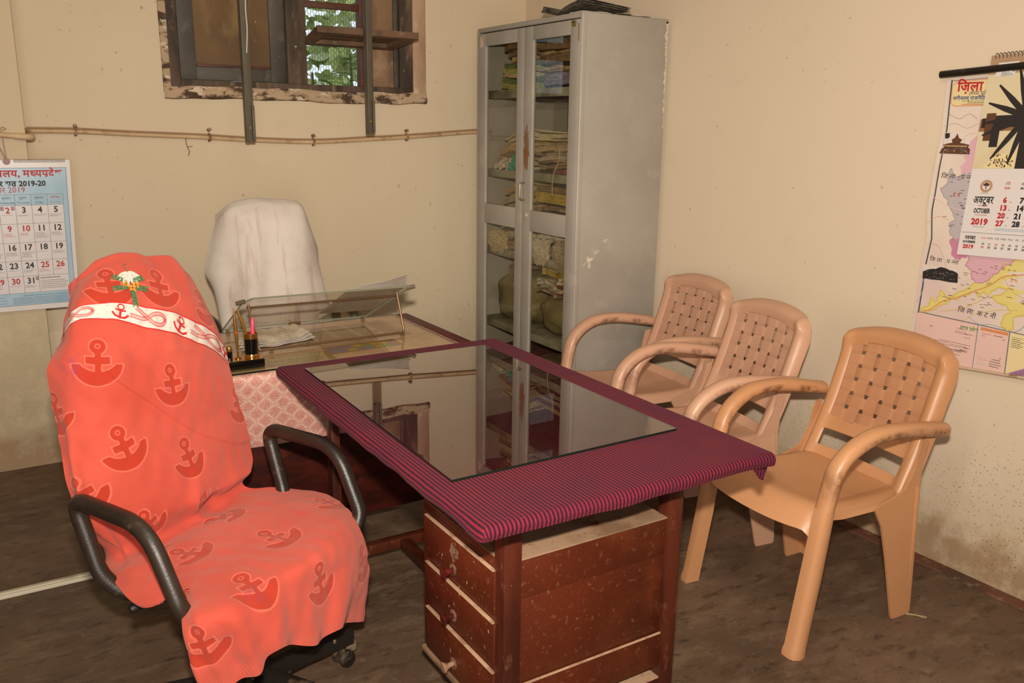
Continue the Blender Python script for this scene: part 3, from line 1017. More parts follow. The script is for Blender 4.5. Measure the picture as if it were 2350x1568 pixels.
sack(YL - 0.005, 0.625, 0.195, 0.135, 'khaki cloth sack on the fourth shelf behind the left door')
sack(YR, 0.600, 0.195, 0.110, 'khaki cloth sack on the fourth shelf behind the right door')
for k in range(4):
    paper_file(2.40, 2.72, YL - 0.05, 0.18, 0.765 + k * 0.016, 0.014, 'brown', 'brown file lying tilted over the left khaki sack', 'brown files over the left sack', tilt=-0.35)
for k in range(5):
    paper_file(2.375, 2.72, YR - 0.085, 0.15, 0.716 + k * 0.019, 0.017, rs.choice(['cream', 'maroon', 'white', 'cream']), 'cream and maroon file in the stack over the right khaki sack', 'files over the right sack', sag=0.012)
for k in range(4):
    paper_file(2.365, 2.72, YR + 0.075, 0.155, 0.716 + k * 0.018, 0.016, rs.choice(['white', 'grey']), 'ragged white file beside the cream stack over the right khaki sack', 'white files over the right sack', sag=0.014)
paper_file(2.39, 2.72, YR + 0.06, 0.17, 0.79, 0.045, 'yellow', 'ochre box file over the ragged white files', None)
# bottom
pile(5, 0.102, 0.34, YL, 0.34, ['brown', 'maroon', 'brown'], 'dark brown bundle at the bottom of the cabinet, left door', 'bundles at the bottom left', jit=0.02)
pile(5, 0.102, 0.36, YR, 0.34, ['brown', 'buff', 'brown'], 'dark brown bundle at the bottom of the cabinet, right door', 'bundles at the bottom right', jit=0.02)

# ------------------------------------------------------------------ on top of the cabinet
M_NEWS = mat('old_newsprint', '#6d6353', 0.8, layers=[('#4a4337', 30, 0.45, 0.55, (1, 1, 3)), ('#94866e', 9, 0.55, 0.7)])
z0 = CZ + 0.002
prof = [(3.50, 0.030), (3.495, 0.040), (3.47, 0.036), (3.43, 0.018), (3.39, 0.008), (3.35, 0.016), (3.30, 0.030), (3.25, 0.038), (3.20, 0.046), (3.175, 0.045)]
mb = MB()
for L in range(3):
    P = [[(2.33 + 0.25 * a + 0.004 * L, y, z0 + 0.003 + L * 0.004 + h * (1 - 0.5 * a) * (0.75 + 0.12 * L)) for a in np.linspace(0, 1, 6)] for y, h in [(p[0], p[1]) for p in spline(prof, 3)]]
    mb.slab(P, 0.0022, nrm=(0, 0, 1))
single('curled_newspaper', mb, M_NEWS, 'curled dark newspaper lying on top of the grey cabinet', 'newspaper', smooth=60)
M_WHITEP = mat('white_paper', '#ddd6cc', 0.8, layers=[('#c2b8ac', 8, 0.5, 0.7)])
_t = NT(M_WHITEP)
_nb, _no = _t.t.nodes['Principled BSDF'], _t.t.nodes['Material Output']
_tl = _t.n('ShaderNodeBsdfTranslucent', {0: lin('#e6dccf')})
_mx = _t.n('ShaderNodeMixShader', {0: 0.42, 1: _nb.outputs[0], 2: _tl.outputs[0]})
_t.links.new(_mx.outputs[0], _no.inputs[0])
for x0, x1, y0, y1, h, lab in ((2.345, 2.50, 3.20, 3.30, 0.007, 'white booklet under the newspaper on the cabinet top'), (2.52, 2.58, 3.16, 3.22, 0.006, 'dark torn paper near the side edge of the cabinet top'), (2.60, 2.70, 3.165, 3.25, 0.006, 'white paper sheet at the back corner of the cabinet top')):
    f = noise2(rs, 4, 0.5, 2)
    P = [[(x0 + (x1 - x0) * a, y0 + (y1 - y0) * b, z0 + h + 0.0015 * f(a, b)) for b in np.linspace(0, 1, 5)] for a in np.linspace(0, 1, 6)]
    single('loose_paper', MB().slab(P, h - 0.002, nrm=(0, 0, 1)), M_NEWS if 'dark' in lab else M_WHITEP, lab, 'paper')

# ------------------------------------------------------------------ wooden desk with drawers (nearest)
M_DWOOD = mat('red_brown_painted_wood', '#501f0e', 0.38, spec=0.4, layers=[('#42190b', 2.5, 0.42, 0.64), ('#5c2812', 5, 0.52, 0.72), ('#7d5640', 75, 0.59, 0.84, (1, 1, 1), 6), ('#8d6a52', 14, 0.66, 0.86, (1, 1, 1), 8), ('#a98d74', 160, 0.70, 0.76)])
M_DLEG = mat('red_brown_painted_leg', '#4d2012', 0.38, layers=[('#35150c', 8, 0.42, 0.6, (2, 2, 0.3)), ('#6a4230', 30, 0.60, 0.75, (1, 1, 0.4)), ('#a98d74', 130, 0.72, 0.76)])


def dust_mat():
    m, t = new_mat('dust_covered_board')
    v = t.coord()
    c = lin('#8d7058')
    c = t.mix(t.rng(t.noise(v, 5, 5, 0.65), 0.48, 0.62, 0, 0.8), c, lin('#6d513c'))
    c = t.mix(t.rng(t.noise(v, 70, 3, 0.6), 0.61, 0.68, 0, 0.7), c, lin('#5d4a34'))
    c = t.mix(t.rng(t.noise(v, 9, 5, 0.7), 0.60, 0.68), c, lin('#5a2b18'))
    t.put(t.b.inputs['Base Color'], c)
    t.put(t.b.inputs['Roughness'], 0.9)
    t.put(t.b.inputs['Specular IOR Level'], 0.1)
    return m


M_DUST = dust_mat()
M_DUSTY = mat('dusty_ledge', '#b08d70', 0.9, layers=[('#8a634a', 18, 0.5, 0.66)])
desk = thing('drawer_desk', 'red brown wooden desk with three drawers under the striped cloth', 'desk', (1.165, 1.97, 0))
part('desktop', MB().box(0.785, 1.545, 1.325, 2.595, 0.722, 0.752, 0, 0.004), M_DWOOD, desk)
part('apron', MB().box(0.92, 1.40, 1.46, 1.49, 0.68, 0.722, 0, 0.002).box(0.92, 1.40, 2.45, 2.48, 0.68, 0.722, 0, 0.002)
     .box(0.91, 0.935, 1.9, 2.48, 0.68, 0.722, 0, 0.002).box(1.385, 1.41, 1.46, 2.48, 0.68, 0.722, 0, 0.002), M_DLEG, desk)
for x0, x1, y0, y1 in ((0.897, 0.943, 1.446, 1.490), (1.368, 1.412, 1.446, 1.490), (0.885, 0.915, 2.462, 2.500), (1.385, 1.415, 2.462, 2.500)):
    part('leg', MB().box(x0, x1, y0, y1, 0.0, 0.722, 0, 0.004), M_DLEG, desk)
# foot rails
part('stretcher', MB().box(0.70, 1.50, 2.515, 2.550, 0.085, 0.120, 0, 0.003), M_DLEG, desk)
part('stretcher', MB().box(1.137, 1.170, 1.86, 2.517, 0.083, 0.117, 0, 0.003), M_DLEG, desk)
part('stretcher', MB().box(0.94, 1.372, 1.448, 1.484, 0.095, 0.135, 0, 0.003).box(0.945, 1.37, 1.45, 1.483, 0.1345, 0.1375, 1), [M_DLEG, M_DUSTY], desk)
# hanging drawer box
mb = MB()
mb.box(0.902, 1.37, 1.468, 1.850, 0.165, 0.560, 0, 0.003)
mb.box(0.943, 1.368, 1.456, 1.470, 0.165, 0.262, 0, 0.002)
mb.box(0.943, 1.368, 1.460, 1.472, 0.262, 0.480, 0, 0.002)
mb.box(0.943, 1.368, 1.456, 1.472, 0.480, 0.5745, 0, 0.002)
mb.box(0.9035, 1.3695, 1.462, 1.8495, 0.555, 0.5753, 0, 0.001)
ped = part('drawer_box', mb, M_DWOOD, desk)
part('box_top', MB().box(0.903, 1.370, 1.453, 1.850, 0.5755, 0.579, 0, 0.001), M_DUST, desk, label='top board thick with grey dust')
part('box_ledge', MB().box(0.943, 1.368, 1.4535, 1.4575, 0.2595, 0.2635, 0), M_DUSTY, desk, 0)
part('box_bottom', MB().box(0.892, 0.955, 1.468, 1.850, 0.150, 0.166, 0, 0.004), M_DUST, desk)
part('corner_splinter', MB().prism([(0.912, 0.165), (0.918, 0.190), (0.914, 0.220), (0.908, 0.212), (0.906, 0.17)], lambda a, b, h: (a, 1.446 - h, b), 0.0015), mat('bare_wood_chip', '#a88a62', 0.8), desk, 0)
rs = random.Random(5)
M_KNOB = mat('dark_red_knob', '#3d1410', 0.25, spec=0.5, layers=[('#6b1f18', 40, 0.5, 0.62), ('#8a6850', 60, 0.62, 0.7)])
M_KNOBD = mat('dust_caked_knob', '#8d6a52', 0.8, layers=[('#4a1d12', 22, 0.52, 0.6)])
M_PLATE = mat('worn_ring', '#7c5b46', 0.8, layers=[('#4c2113', 60, 0.48, 0.55)])
fx = lambda a, b: (0.8925, a, b)
for k, (zt, zb) in enumerate(((0.550, 0.442), (0.421, 0.314), (0.294, 0.176))):
    dr = part('drawer', MB().box(0.893, 0.915, 1.482, 1.822, zb, zt, 0, 0.002), M_DWOOD, desk)
    part('dusty_edge', MB().box(0.890, 0.9, 1.484, 1.820, zt - 0.001, zt + 0.0022, 0, 0.0008), M_DUSTY, dr, label='pale dust line along its upper edge')
    zk = (0.466, 0.343, 0.211)[k]
    kn = part('knob', MB().lathe([(0.006, 0), (0.0065, 0.012), (0.0095, 0.020), (0.0145, 0.026), (0.0150, 0.028), (0.0125, 0.030), (0.004, 0.0305)], (0.893, 1.673, zk), (-1, 0, -0.12), 20), M_KNOBD if k == 2 else M_KNOB, dr)
    part('knob_ring', MB().lathe([(0.0155, 0), (0.0155, 0.0012), (0.0125, 0.0014), (0.0125, 0.0008)], (0.893, 1.673, zk), (-1, 0, 0), 22), M_PLATE, kn)
    if k < 2:
        mb = MB()
        blob(mb, 1.668, zk + (0.045 if k == 0 else 0.035), 0.018 if k == 0 else 0.004, 0.026 if k == 0 else 0.005, 0.3, 20, 0.35, fx)
        part('scraped_patch', mb, M_PLATE, dr, 0, label='pale scraped patch above the knob')
mb = MB()
for k in range(26):
    blob(mb, rs.uniform(1.485, 1.815), rs.uniform(0.19, 0.54), rs.uniform(.0010, .003), rs.uniform(.001, .006), rs.uniform(-.6, .6), 8, 0.4, fx)
part('scratches', mb, M_DUSTY, desk, 0)

# ------------------------------------------------------------------ striped cloth on it


def stripe_mat():
    m, t = new_mat('red_black_striped_cloth')
    u = t.n('ShaderNodeUVMap').outputs[0]
    x = t.xyz(u)
    wob = t.math('MULTIPLY', t.math('SUBTRACT', t.noise(u, 9, 3), 0.5), 0.004)
    ph = t.math('FRACT', t.math('MULTIPLY', t.math('ADD', x[0], wob), 1.0 / 0.0098))
    tri = t.math('ABSOLUTE', t.math('SUBTRACT', ph, 0.5))
    f = t.rng(tri, 0.19, 0.29)
    red = t.mix(t.rng(t.noise(u, 7, 4), 0.4, 0.65), lin('#721b24'), lin('#621a29'))
    c = t.mix(f, lin('#24101f'), red)
    fz = t.noise(u, 420, 3, 0.7)
    c = t.mix(t.rng(fz, 0.5, 0.75, 0, 0.30), c, lin('#7b3c50'))
    c = t.mix(t.rng(t.noise(u, 300, 2), 0.745, 0.765, 0, 0.6), c, lin('#c9a09a'))
    t.put(t.b.inputs['Base Color'], c)
    t.put(t.b.inputs['Roughness'], 0.95)
    t.put(t.b.inputs['Specular IOR Level'], 0.1)
    t.put(t.b.inputs['Sheen Weight'], 0.05)
    t.put(t.b.inputs['Sheen Tint'], (0.75, 0.45, 0.5, 1))
    b = t.n('ShaderNodeBump', {'Height': fz, 'Strength': 0.25, 'Distance': 0.003})
    t.put(t.b.inputs['Normal'], b.outputs[0])
    return m


def drape(name, x0, x1, y0, y1, ztop, drop, r, nu, nv, m, wave, label, cat, th=0.003, uv=True, skew=0.0):
    """a cloth laid over a board: flat top, rolled edges and a short hanging skirt"""
    ext = r * math.pi / 2 + drop
    us = np.concatenate([np.linspace(x0 - ext + r * 0, x0, 14, endpoint=False), np.linspace(x0, x1, nu), np.linspace(x1, x1 + ext, 15)[1:]])
    vs_ = np.concatenate([np.linspace(y0 - ext, y0, 14, endpoint=False), np.linspace(y0, y1, nv), np.linspace(y1, y1 + ext, 15)[1:]])
    P = np.zeros((len(us), len(vs_), 3))
    for i, u in enumerate(us):
        for j, v in enumerate(vs_):
            cx, cy = min(max(u, x0), x1), min(max(v, y0), y1)
            ex, ey = u - cx, v - cy
            d = max(abs(ex), abs(ey))
            h = math.hypot(ex, ey)
            if h > 1e-9:
                d = 0.5 * d + 0.5 * min(h, ext)
                nx, ny = ex / h, ey / h
                a = min(d / r, math.pi / 2)
                out = r * math.sin(a)
                dn = r * (1 - math.cos(a)) + max(0, d - r * math.pi / 2)
                wv = wave(u, v) * min(1, dn / 0.03)
                inn = max(0.0, d - r * math.pi / 2) * 0.25
                P[i, j] = (cx + nx * (out - inn + wv), cy + ny * (out - inn + wv), ztop - dn + wave(v * 1.7, u * 1.3) * 0.6 * min(1, dn / 0.02))
            else:
                P[i, j] = (u, v, ztop)
            P[i, j, 0] += skew * (v - (y0 + y1) / 2)
    mb = MB().slab(P, th)
    o = build(name, mb, m, 60)
    uvl = o.data.uv_layers.new(name='UVMap')
    U = np.stack(np.meshgrid(us, vs_, indexing='ij'), -1).reshape(-1, 2)
    U = np.concatenate([U, U])
    idx = np.zeros(len(o.data.loops), dtype=np.int32)
    o.data.loops.foreach_get('vertex_index', idx)
    uvl.data.foreach_set('uv', U[idx].astype(np.float32).ravel())
    c = Vector(((x0 + x1) / 2, (y0 + y1) / 2, ztop - r - drop))
    o.data.transform(Matrix.Translation(-c))
    o.location = c
    return tag(o, label, cat)


nw = noise2(random.Random(4), 7, 1, 7)
M_STRIPE = stripe_mat()
cloth = drape('tablecloth', 0.778, 1.553, 1.318, 2.602, 0.760, 0.012, 0.018, 40, 60, M_STRIPE, lambda a, b: 0.0028 * float(nw(a, b)), 'maroon and black striped cloth tucked over the drawer desk', 'tablecloth', skew=0.006)
# folded corner of the cloth hanging at the near right
P = []
for a in np.linspace(0, 1, 12):
    row = []
    for b in np.linspace(0, 1, 10):
        w_ = 0.085 * (1 - 0.62 * b)
        row.append((1.570 - w_ * (1 - a) - 0.012 * b + 0.006 * math.sin(a * 9) * b, 1.312 + 0.022 * a + 0.006 * math.cos(a * 8) * b, 0.738 - 0.042 * b - 0.012 * a * b))
    P.append(row)
fp = build('cloth_corner_fold', MB().slab(P, 0.003), M_STRIPE, 60)
uvl = fp.data.uv_layers.new(name='UVMap')
for lo in fp.data.loops:
    q = fp.data.vertices[lo.vertex_index].co
    uvl.data[lo.index].uv = (q.x, q.z)
fp.data.transform(wmat(cloth).inverted())
fp.parent = cloth

# glass sheet on the cloth
M_SHEET = clear_glass('smoky_glass_sheet', '#d2cbc4', 2.3)
M_GEDGE = mat('dark_glass_edge', '#0d1a14', 0.15, spec=0.6)
q = [(0.8125, 1.528), (1.459, 1.536), (1.465, 2.514), (0.8325, 2.526)]
t = thing('desk_glass', 'smoky glass sheet lying on the striped cloth', 'glass sheet', (1.145, 2.025, 0.7608))
za, zb = 0.7612, 0.7668
mb = MB().add([(a, b, zb) for a, b in q], [(0, 1, 2, 3)])
part('pane', mb, M_SHEET, t, 0)
mb = MB().add([(a, b, za) for a, b in q] + [(a, b, zb) for a, b in q], [(0, 1, 5, 4), (1, 2, 6, 5), (2, 3, 7, 6), (3, 0, 4, 7)])
part('glass_edge', mb, M_GEDGE, t, 0)

# ------------------------------------------------------------------ second desk behind it, under a plastic cloth
M_DESK2 = mat('dark_red_laminate', '#40160f', 0.35, layers=[('#2b0f0b', 5, 0.42, 0.62, (1, 1, 4)), ('#5a2419', 9, 0.56, 0.72), ('#a07862', 70, 0.735, 0.76)])
d2 = thing('office_desk', 'desk under a pink patterned cloth behind the drawer desk', 'desk', (0.94, 3.0, 0))
part('desktop', MB().box(0.34, 1.535, 2.70, 3.30, 0.69, 0.715, 0, 0.003), M_DESK2, d2)
part('modesty_panel', MB().box(0.37, 1.50, 2.745, 2.763, 0.128, 0.69, 0, 0.002), M_DESK2, d2)
for x in (0.36, 1.48):
    for y in (2.78, 3.26):
        part('leg', MB().box(x - 0.02, x + 0.02, y - 0.02, y + 0.02, 0, 0.69, 0, 0.003), M_DLEG, d2)
part('bolt', MB().lathe([(0.006, 0), (0.006, 0.003), (0.003, 0.005)], (1.06, 2.745, 0.15), (0, -1, 0), 12), M_CLIP, d2)
part('foot_rail', MB().box(0.38, 1.46, 2.98, 3.02, 0.09, 0.125, 0, 0.003), M_DLEG, d2)


def lace_mat():
    m, t = new_mat('pink_patterned_vinyl')
    u = t.n('ShaderNodeUVMap').outputs[0]
    x = t.xyz(u)
    S = 1.0 / 0.058
    a = t.math('MULTIPLY', t.math('ADD', x[0], x[1]), S)
    b = t.math('MULTIPLY', t.math('SUBTRACT', x[0], x[1]), S)
    fa = t.math('ABSOLUTE', t.math('SUBTRACT', t.math('FRACT', a), 0.5))
    fb = t.math('ABSOLUTE', t.math('SUBTRACT', t.math('FRACT', b), 0.5))
    line = t.math('MAXIMUM', t.rng(fa, 0.474, 0.488), t.rng(fb, 0.474, 0.488))
    # rosettes where the lines cross, pink patches in the cells
    da = t.math('SUBTRACT', 0.5, fa)
    db = t.math('SUBTRACT', 0.5, fb)
    r = t.math('SQRT', t.math('ADD', t.math('MULTIPLY', da, da), t.math('MULTIPLY', db, db)))
    ros = t.rng(r, 0.17, 0.14)
    ang = t.math('ARCTAN2', da, db)
    pet = t.math('MULTIPLY', t.rng(t.math('ABSOLUTE', t.math('SUBTRACT', r, 0.10)), 0.022, 0.012), 0.9)
    cr = t.math('SQRT', t.math('ADD', t.math('MULTIPLY', fa, fa), t.math('MULTIPLY', fb, fb)))
    base = t.mix(t.rng(cr, 0.28, 0.42), lin('#b6766e'), lin('#bd8a7b'))
    sp = t.n('ShaderNodeTexVoronoi', {'Vector': u, 'Scale': 330.0}).outputs[0]
    base = t.mix(t.rng(sp, 0.48, 0.30, 0, 0.7), base, lin('#d9b5a2'))
    base = t.mix(t.rng(t.noise(u, 420, 2), 0.56, 0.62, 0, 0.55), base, lin('#7d3a36'))
    base = t.mix(line, base, lin('#dcc2a8'))
    base = t.mix(ros, base, lin('#cfae98'))
    base = t.mix(pet, base, lin('#9a5a50'))
    base = t.mix(t.rng(r, 0.045, 0.03), base, lin('#a8645a'))
    t.put(t.b.inputs['Base Color'], base)
    t.put(t.b.inputs['Roughness'], 0.32)
    t.put(t.b.inputs['Specular IOR Level'], 0.45)
    bp = t.n('ShaderNodeBump', {'Height': t.math('ADD', line, sp), 'Strength': 0.25, 'Distance': 0.003})
    t.put(t.b.inputs['Normal'], bp.outputs[0])
    return m


# plastic cloth: top and hanging front, one surface
M_LACE = lace_mat()
us = np.linspace(0.335, 1.500, 60)
prof = [(3.31, 0.7195)] + [(y, 0.7195) for y in np.linspace(3.2, 2.72, 12)] + [(2.70, 0.718), (2.690, 0.713), (2.687, 0.705)] + [(2.687 + 0.004 * k, z) for k, z in enumerate(np.linspace(0.69, 0.463, 12))]
nz = noise2(random.Random(9), 6, 1, 4)
arc = [0.0]
for k in range(1, len(prof)):
    arc.append(arc[-1] + math.dist(prof[k], prof[k - 1]))
P = np.array([[(u, y + (0.004 * float(nz(u * 1.2, z * 2)) if z < 0.70 else 0), z + (0.006 * float(nz(u, 3)) if z < 0.48 else 0)) for (y, z) in prof] for u in us])
o = build('plastic_cloth', MB().slab(P, 0.0015), M_LACE, 60)
uvl = o.data.uv_layers.new(name='UVMap')
U = np.array([[(u, s) for s in arc] for u in us]).reshape(-1, 2)
U = np.concatenate([U, U])
idx = np.zeros(len(o.data.loops), dtype=np.int32)
o.data.loops.foreach_get('vertex_index', idx)
uvl.data.foreach_set('uv', U[idx].astype(np.float32).ravel())
o.data.transform(Matrix.Translation((-0.92, -3.0, -0.46)))
o.location = (0.92, 3.0, 0.46)
tag(o, 'pink rosette patterned plastic cloth hanging over the far desk', 'tablecloth')
# maroon border along its right end
mb = MB().box(1.488, 1.546, 2.688, 3.31, 0.7155, 0.7212, 0, 0.002).box(1.539, 1.546, 2.688, 3.31, 0.66, 0.719, 0, 0.002)
b_ = part('border', mb, mat('maroon_border', '#541418', 0.5, layers=[('#3d0e12', 30, 0.45, 0.6), ('#8a5a4a', 90, 0.70, 0.74)]), o, label='maroon border strip')

# printed sheets under its glass, then the glass
rs = random.Random(8)
zg = 0.7222
M_NEWSC = mat('aged_newsprint', '#bfa587', 0.8, layers=[('#a48b6a', 5, 0.45, 0.65), ('#c6ae8c', 14, 0.55, 0.7)])
M_NEWSP = mat('buff_sheet', '#cdb496', 0.8, layers=[('#bba184', 6, 0.45, 0.65)])
M_OLIVE = mat('olive_print', '#8f7f52', 0.8, layers=[('#a08f5c', 30, 0.5, 0.6)])
sheet_cols = [mat('print_' + n, c, 0.8) for n, c in (('yellow', '#b3a23c'), ('blue', '#7c93a0'), ('green', '#7f9a3c'), ('violet', '#8d7f90'), ('brown', '#a08360'), ('red', '#8d4438'))]
M_INK = mat('print_ink', '#2c2622', 0.8)


def flat(x0, x1, y0, y1, z, name, label, m, skew=0.0, rows=()):
    t = thing(name, label, 'paper', ((x0 + x1) / 2, (y0 + y1) / 2, z))
    part('sheet', MB().add([(x0, y0, z), (x1, y0 + skew, z), (x1, y1 + skew, z), (x0, y1, z)], [(0, 1, 2, 3)]), m, t, 0)
    return t


flat(0.40, 1.46, 2.72, 3.27, zg, 'backing_sheet', 'large buff sheet under the far desk glass', M_NEWSP)
t = flat(0.60, 1.02, 2.735, 2.86, zg + 0.0004, 'newspaper_strip', 'brown newspaper strip with yellow headline under the far desk glass', M_OLIVE, 0.01)
mb = MB()
fn = lambda a, b: (a, b, zg + 0.0008)
x = 0.815
while x < 1.0:
    wd = rs.uniform(0.008, 0.014)
    mb.poly([(x, 2.812 + 0.03 * (x - 0.8)), (x + wd, 2.812 + 0.03 * (x - 0.8)), (x + wd * 0.9, 2.836 + 0.03 * (x - 0.8)), (x, 2.834 + 0.03 * (x - 0.8))], fn, 0)
    x += wd + 0.005
part('headline', mb, sheet_cols[0], t, 0)
t = flat(1.02, 1.30, 2.80, 2.905, zg + 0.0004, 'colour_print', 'coloured printed sheet under the far desk glass', sheet_cols[4], 0.012)
mb = MB()
for k in range(16):
    x = 1.03 + (k % 8) * 0.033
    y = 2.815 + (k // 8) * 0.042
    mb.poly([(x, y + .01 * k % 3 * .001), (x + 0.030, y + 0.002), (x + 0.030, y + 0.036), (x, y + 0.034)], fn, rs.randrange(5))
part('print_blocks', mb, sheet_cols, t, 0)
t = flat(0.86, 1.40, 2.94, 3.22, zg + 0.0002, 'newspaper_sheet', 'newspaper page under the lectern on the far desk', M_NEWSC, 0.0)
mb = MB()
fn = lambda a, b: (a, b, zg + 0.0006)
for k in range(40):
    for c in range(6):
        x = 0.88 + c * 0.086
        mb.poly([(x, 2.95 + k * 0.0066), (x + rs.uniform(.05, .078), 2.95 + k * 0.0066), (x + .07, 2.9525 + k * 0.0066), (x, 2.9525 + k * 0.0066)], fn, 0)
part('newsprint_columns', mb, mat('faded_print', '#857052', 0.8), t, 0)
t = thing('desk_glass', 'clear glass sheet covering the far desk top', 'glass sheet', (0.93, 3.0, 0.7235))
q = [(0.36, 2.698), (1.470, 2.698), (1.470, 3.285), (0.36, 3.285)]
za, zb = 0.7236, 0.7285
part('pane', MB().add([(a, b, zb) for a, b in q], [(0, 1, 2, 3)]), clear_glass('clear_glass_sheet', '#efe7dc', 0.9), t, 0)
part('glass_edge', MB().add([(a, b, za) for a, b in q] + [(a, b, zb) for a, b in q], [(0, 1, 5, 4), (1, 2, 6, 5), (2, 3, 7, 6), (3, 0, 4, 7)]), M_GEDGE, t, 0)
ZD = zb

# ------------------------------------------------------------------ lectern: a sloping glass sheet on a bent rod
M_LGLASS = clear_glass('lectern_glass', '#e4e0d8', 0.9)
M_LEDGE = mat('greenish_glass_edge', '#6f6d58', 0.25, spec=0.5)
M_ROD = mat('brass_brown_rod', '#6d5238', 0.35, metal=0.5)
M_CLEAR = clear_glass('clear_plastic_foot', '#e8e2d4', 1.5)
t = thing('glass_lectern', 'sloping glass reading stand on the far desk', 'reading stand', (1.08, 3.07, ZD))
HL, HR, LL, LR = Vector((0.775, 2.95, 0.912)), Vector((1.400, 2.95, 0.905)), Vector((0.755, 3.215, 0.752)), Vector((1.315, 3.205, 0.748))


def lec(u, v, h=0.0):
    p = (HL * (1 - u) + HR * u) * (1 - v) + (LL * (1 - u) + LR * u) * v
    n = (HR - HL).cross(LL - HL).normalized()
    if n.z < 0:
        n = -n
    return p + n * h


out = [(0.045, 0), (0.985, 0), (1.0, 0.04), (1.0, 1), (0, 1), (0, 0.10)]
mb = MB().add([lec(u, v, 0.006) for u, v in out], [tuple(range(6))])
pn = part('reading_glass', mb, M_LGLASS, t, 0)
n = len(out)
part('glass_rim', MB().add([lec(u, v, -0.001) for u, v in out] + [lec(u, v, 0.0062) for u, v in out], [(i, (i + 1) % n, n + (i + 1) % n, n + i) for i in range(n)]), M_LEDGE, pn, 0)
part('support_rod', MB().tube(fillet([lec(0.03, 0.12, -0.006), (0.80, 2.905, ZD + 0.012), (1.352, 2.918, ZD + 0.012), lec(0.93, 0.10, -0.006)], [0.012] * 4), 0.0042, 10), M_ROD, t)
part('support_rod', MB().tube([lec(0.035, 0.22, -0.005), lec(0.965, 0.22, -0.005)], 0.004, 10), M_ROD, t)
for u, v in ((-0.012, 0.10), (1.008, 0.045)):
    part('corner_clip', MB().tube([lec(u - 0.02, v + 0.03, 0.003), lec(u + 0.02, v - 0.03, 0.003)], 0.008, 8), mat('dark_clip', '#5a4c3a', 0.5), t)
part('hinge', MB().tube([lec(0.44, 0.985, 0), lec(0.52, 0.985, 0)], 0.006, 8), M_ROD, t)
for x, y in ((0.838, 2.893), (1.338, 2.905)):
    part('foot', MB().box(x - 0.008, x + 0.008, y - 0.008, y + 0.008, ZD + 0.0006, ZD + 0.016, 0, 0.003), M_CLEAR, t)
for u in (0.03, 0.97):
    p = lec(u, 0.975, 0)
    part('foot', MB().box(p.x - 0.008, p.x + 0.008, p.y - 0.006, p.y + 0.006, ZD + 0.0006, p.z, 0, 0.003), M_CLEAR, t)
# papers lying on it
rs = random.Random(31)
for k in range(5):
    f = noise2(rs, 4, 0.6, 1.6)
    u0, u1 = 0.60 + 0.012 * k + rs.uniform(-.01, .01), 0.99 - rs.uniform(0, .015)
    P = []
    for a in np.linspace(0, 1, 14):
        row = []
        for b in np.linspace(0, 1, 8):
            lift = 0.004 * k * (0.3 + a) + 0.018 * max(0, a - 0.45) ** 1.5 * (0.4 + 0.32 * k) * (1 - b) ** 1.5
            row.append(lec(u0 + (u1 - u0) * a, -0.02 - 0.012 * k * a + b * 0.80, 0.0072 + 0.0014 * k + lift + 0.0006 * float(f(a, b))))
        P.append(row)
    single('paper_sheet', MB().slab(P, 0.0005), M_WHITEP, 'white paper sheet in the curled stack lying on the sloping reading glass', 'paper', 'papers on the reading stand', smooth=60)

# folded newspaper on the glass
rs = random.Random(12)
M_NP = mat('newspaper', '#c6b59c', 0.8, layers=[('#a3937c', 60, 0.52, 0.6, (1, 1, 6)), ('#d6c9b4', 6, 0.5, 0.66)])
M_NPW = mat('newspaper_margin', '#d0c5ba', 0.8, layers=[('#a8a0a0', 50, 0.55, 0.62, (1, 8, 1))])
f = noise2(rs, 6, 0.6, 2)
for k in range(3):
    P = []
    for a in np.linspace(0, 1, 22):
        row = []
        for b in np.linspace(0, 1, 12):
            x = 0.755 + 0.285 * a + 0.10 * b * (1 - a) - 0.01 * k
            y = 2.945 + 0.235 * b + 0.075 * a * (1 - 0.3 * b) + 0.004 * k
            lift = 0.020 * math.exp(-((a - 0.18) / 0.16) ** 2) * (1 - 0.75 * b) + 0.018 * math.exp(-((a - 1.0) / 0.10) ** 2) * (1 - 0.5 * b) + 0.012 * math.exp(-((a - 0) / .06) ** 2)
            row.append((x, y, ZD + 0.0015 + 0.0045 * k + lift * (0.35 + 0.35 * k) + 0.0022 * (1 + float(f(a * 2, b * 2)) * .8)))
        P.append(row)
    single('folded_newspaper', MB().slab(P, 0.001), M_NP if k == 2 else M_NPW, ('grey white newspaper section at the bottom of the crumpled pile by the pen stand', 'pale newspaper section in the middle of the crumpled pile by the pen stand', 'buff newspaper section on top of the crumpled pile by the pen stand')[k], 'newspaper', smooth=60)

# ------------------------------------------------------------------ pen stand
M_GOLD = mat('gold_plate', '#b98444', 0.2, metal=0.9)
M_GOLDP = mat('gold_pen', '#a47a34', 0.3, metal=0.75)
M_BLACK = mat('gloss_black', '#0b0908', 0.15, spec=0.5)
t = thing('pen_stand', 'black and gold pen stand on the far desk by the orange towel', 'pen stand', (0.69, 2.77, ZD))
part('base', MB().box(0.56, 0.772, 2.742, 2.805, ZD + 0.0005, ZD + 0.026, 0, 0.002).box(0.562, 0.770, 2.744, 2.803, ZD + 0.026, ZD + 0.0275, 1), [M_BLACK, M_GOLD], t)
zc = ZD + 0.0275
part('cup', MB().lathe([(0.021, 0.012), (0.0215, 0.066), (0.019, 0.067), (0.019, 0.02)], (0.739, 2.775, zc), (0, 0, 1), 28), M_BLACK, t)
part('cup_rim', MB().lathe([(0.022, 0.064), (0.0225, 0.080), (0.021, 0.0815), (0.0195, 0.080), (0.0195, 0.064)], (0.739, 2.775, zc), (0, 0, 1), 28), M_GOLD, t)
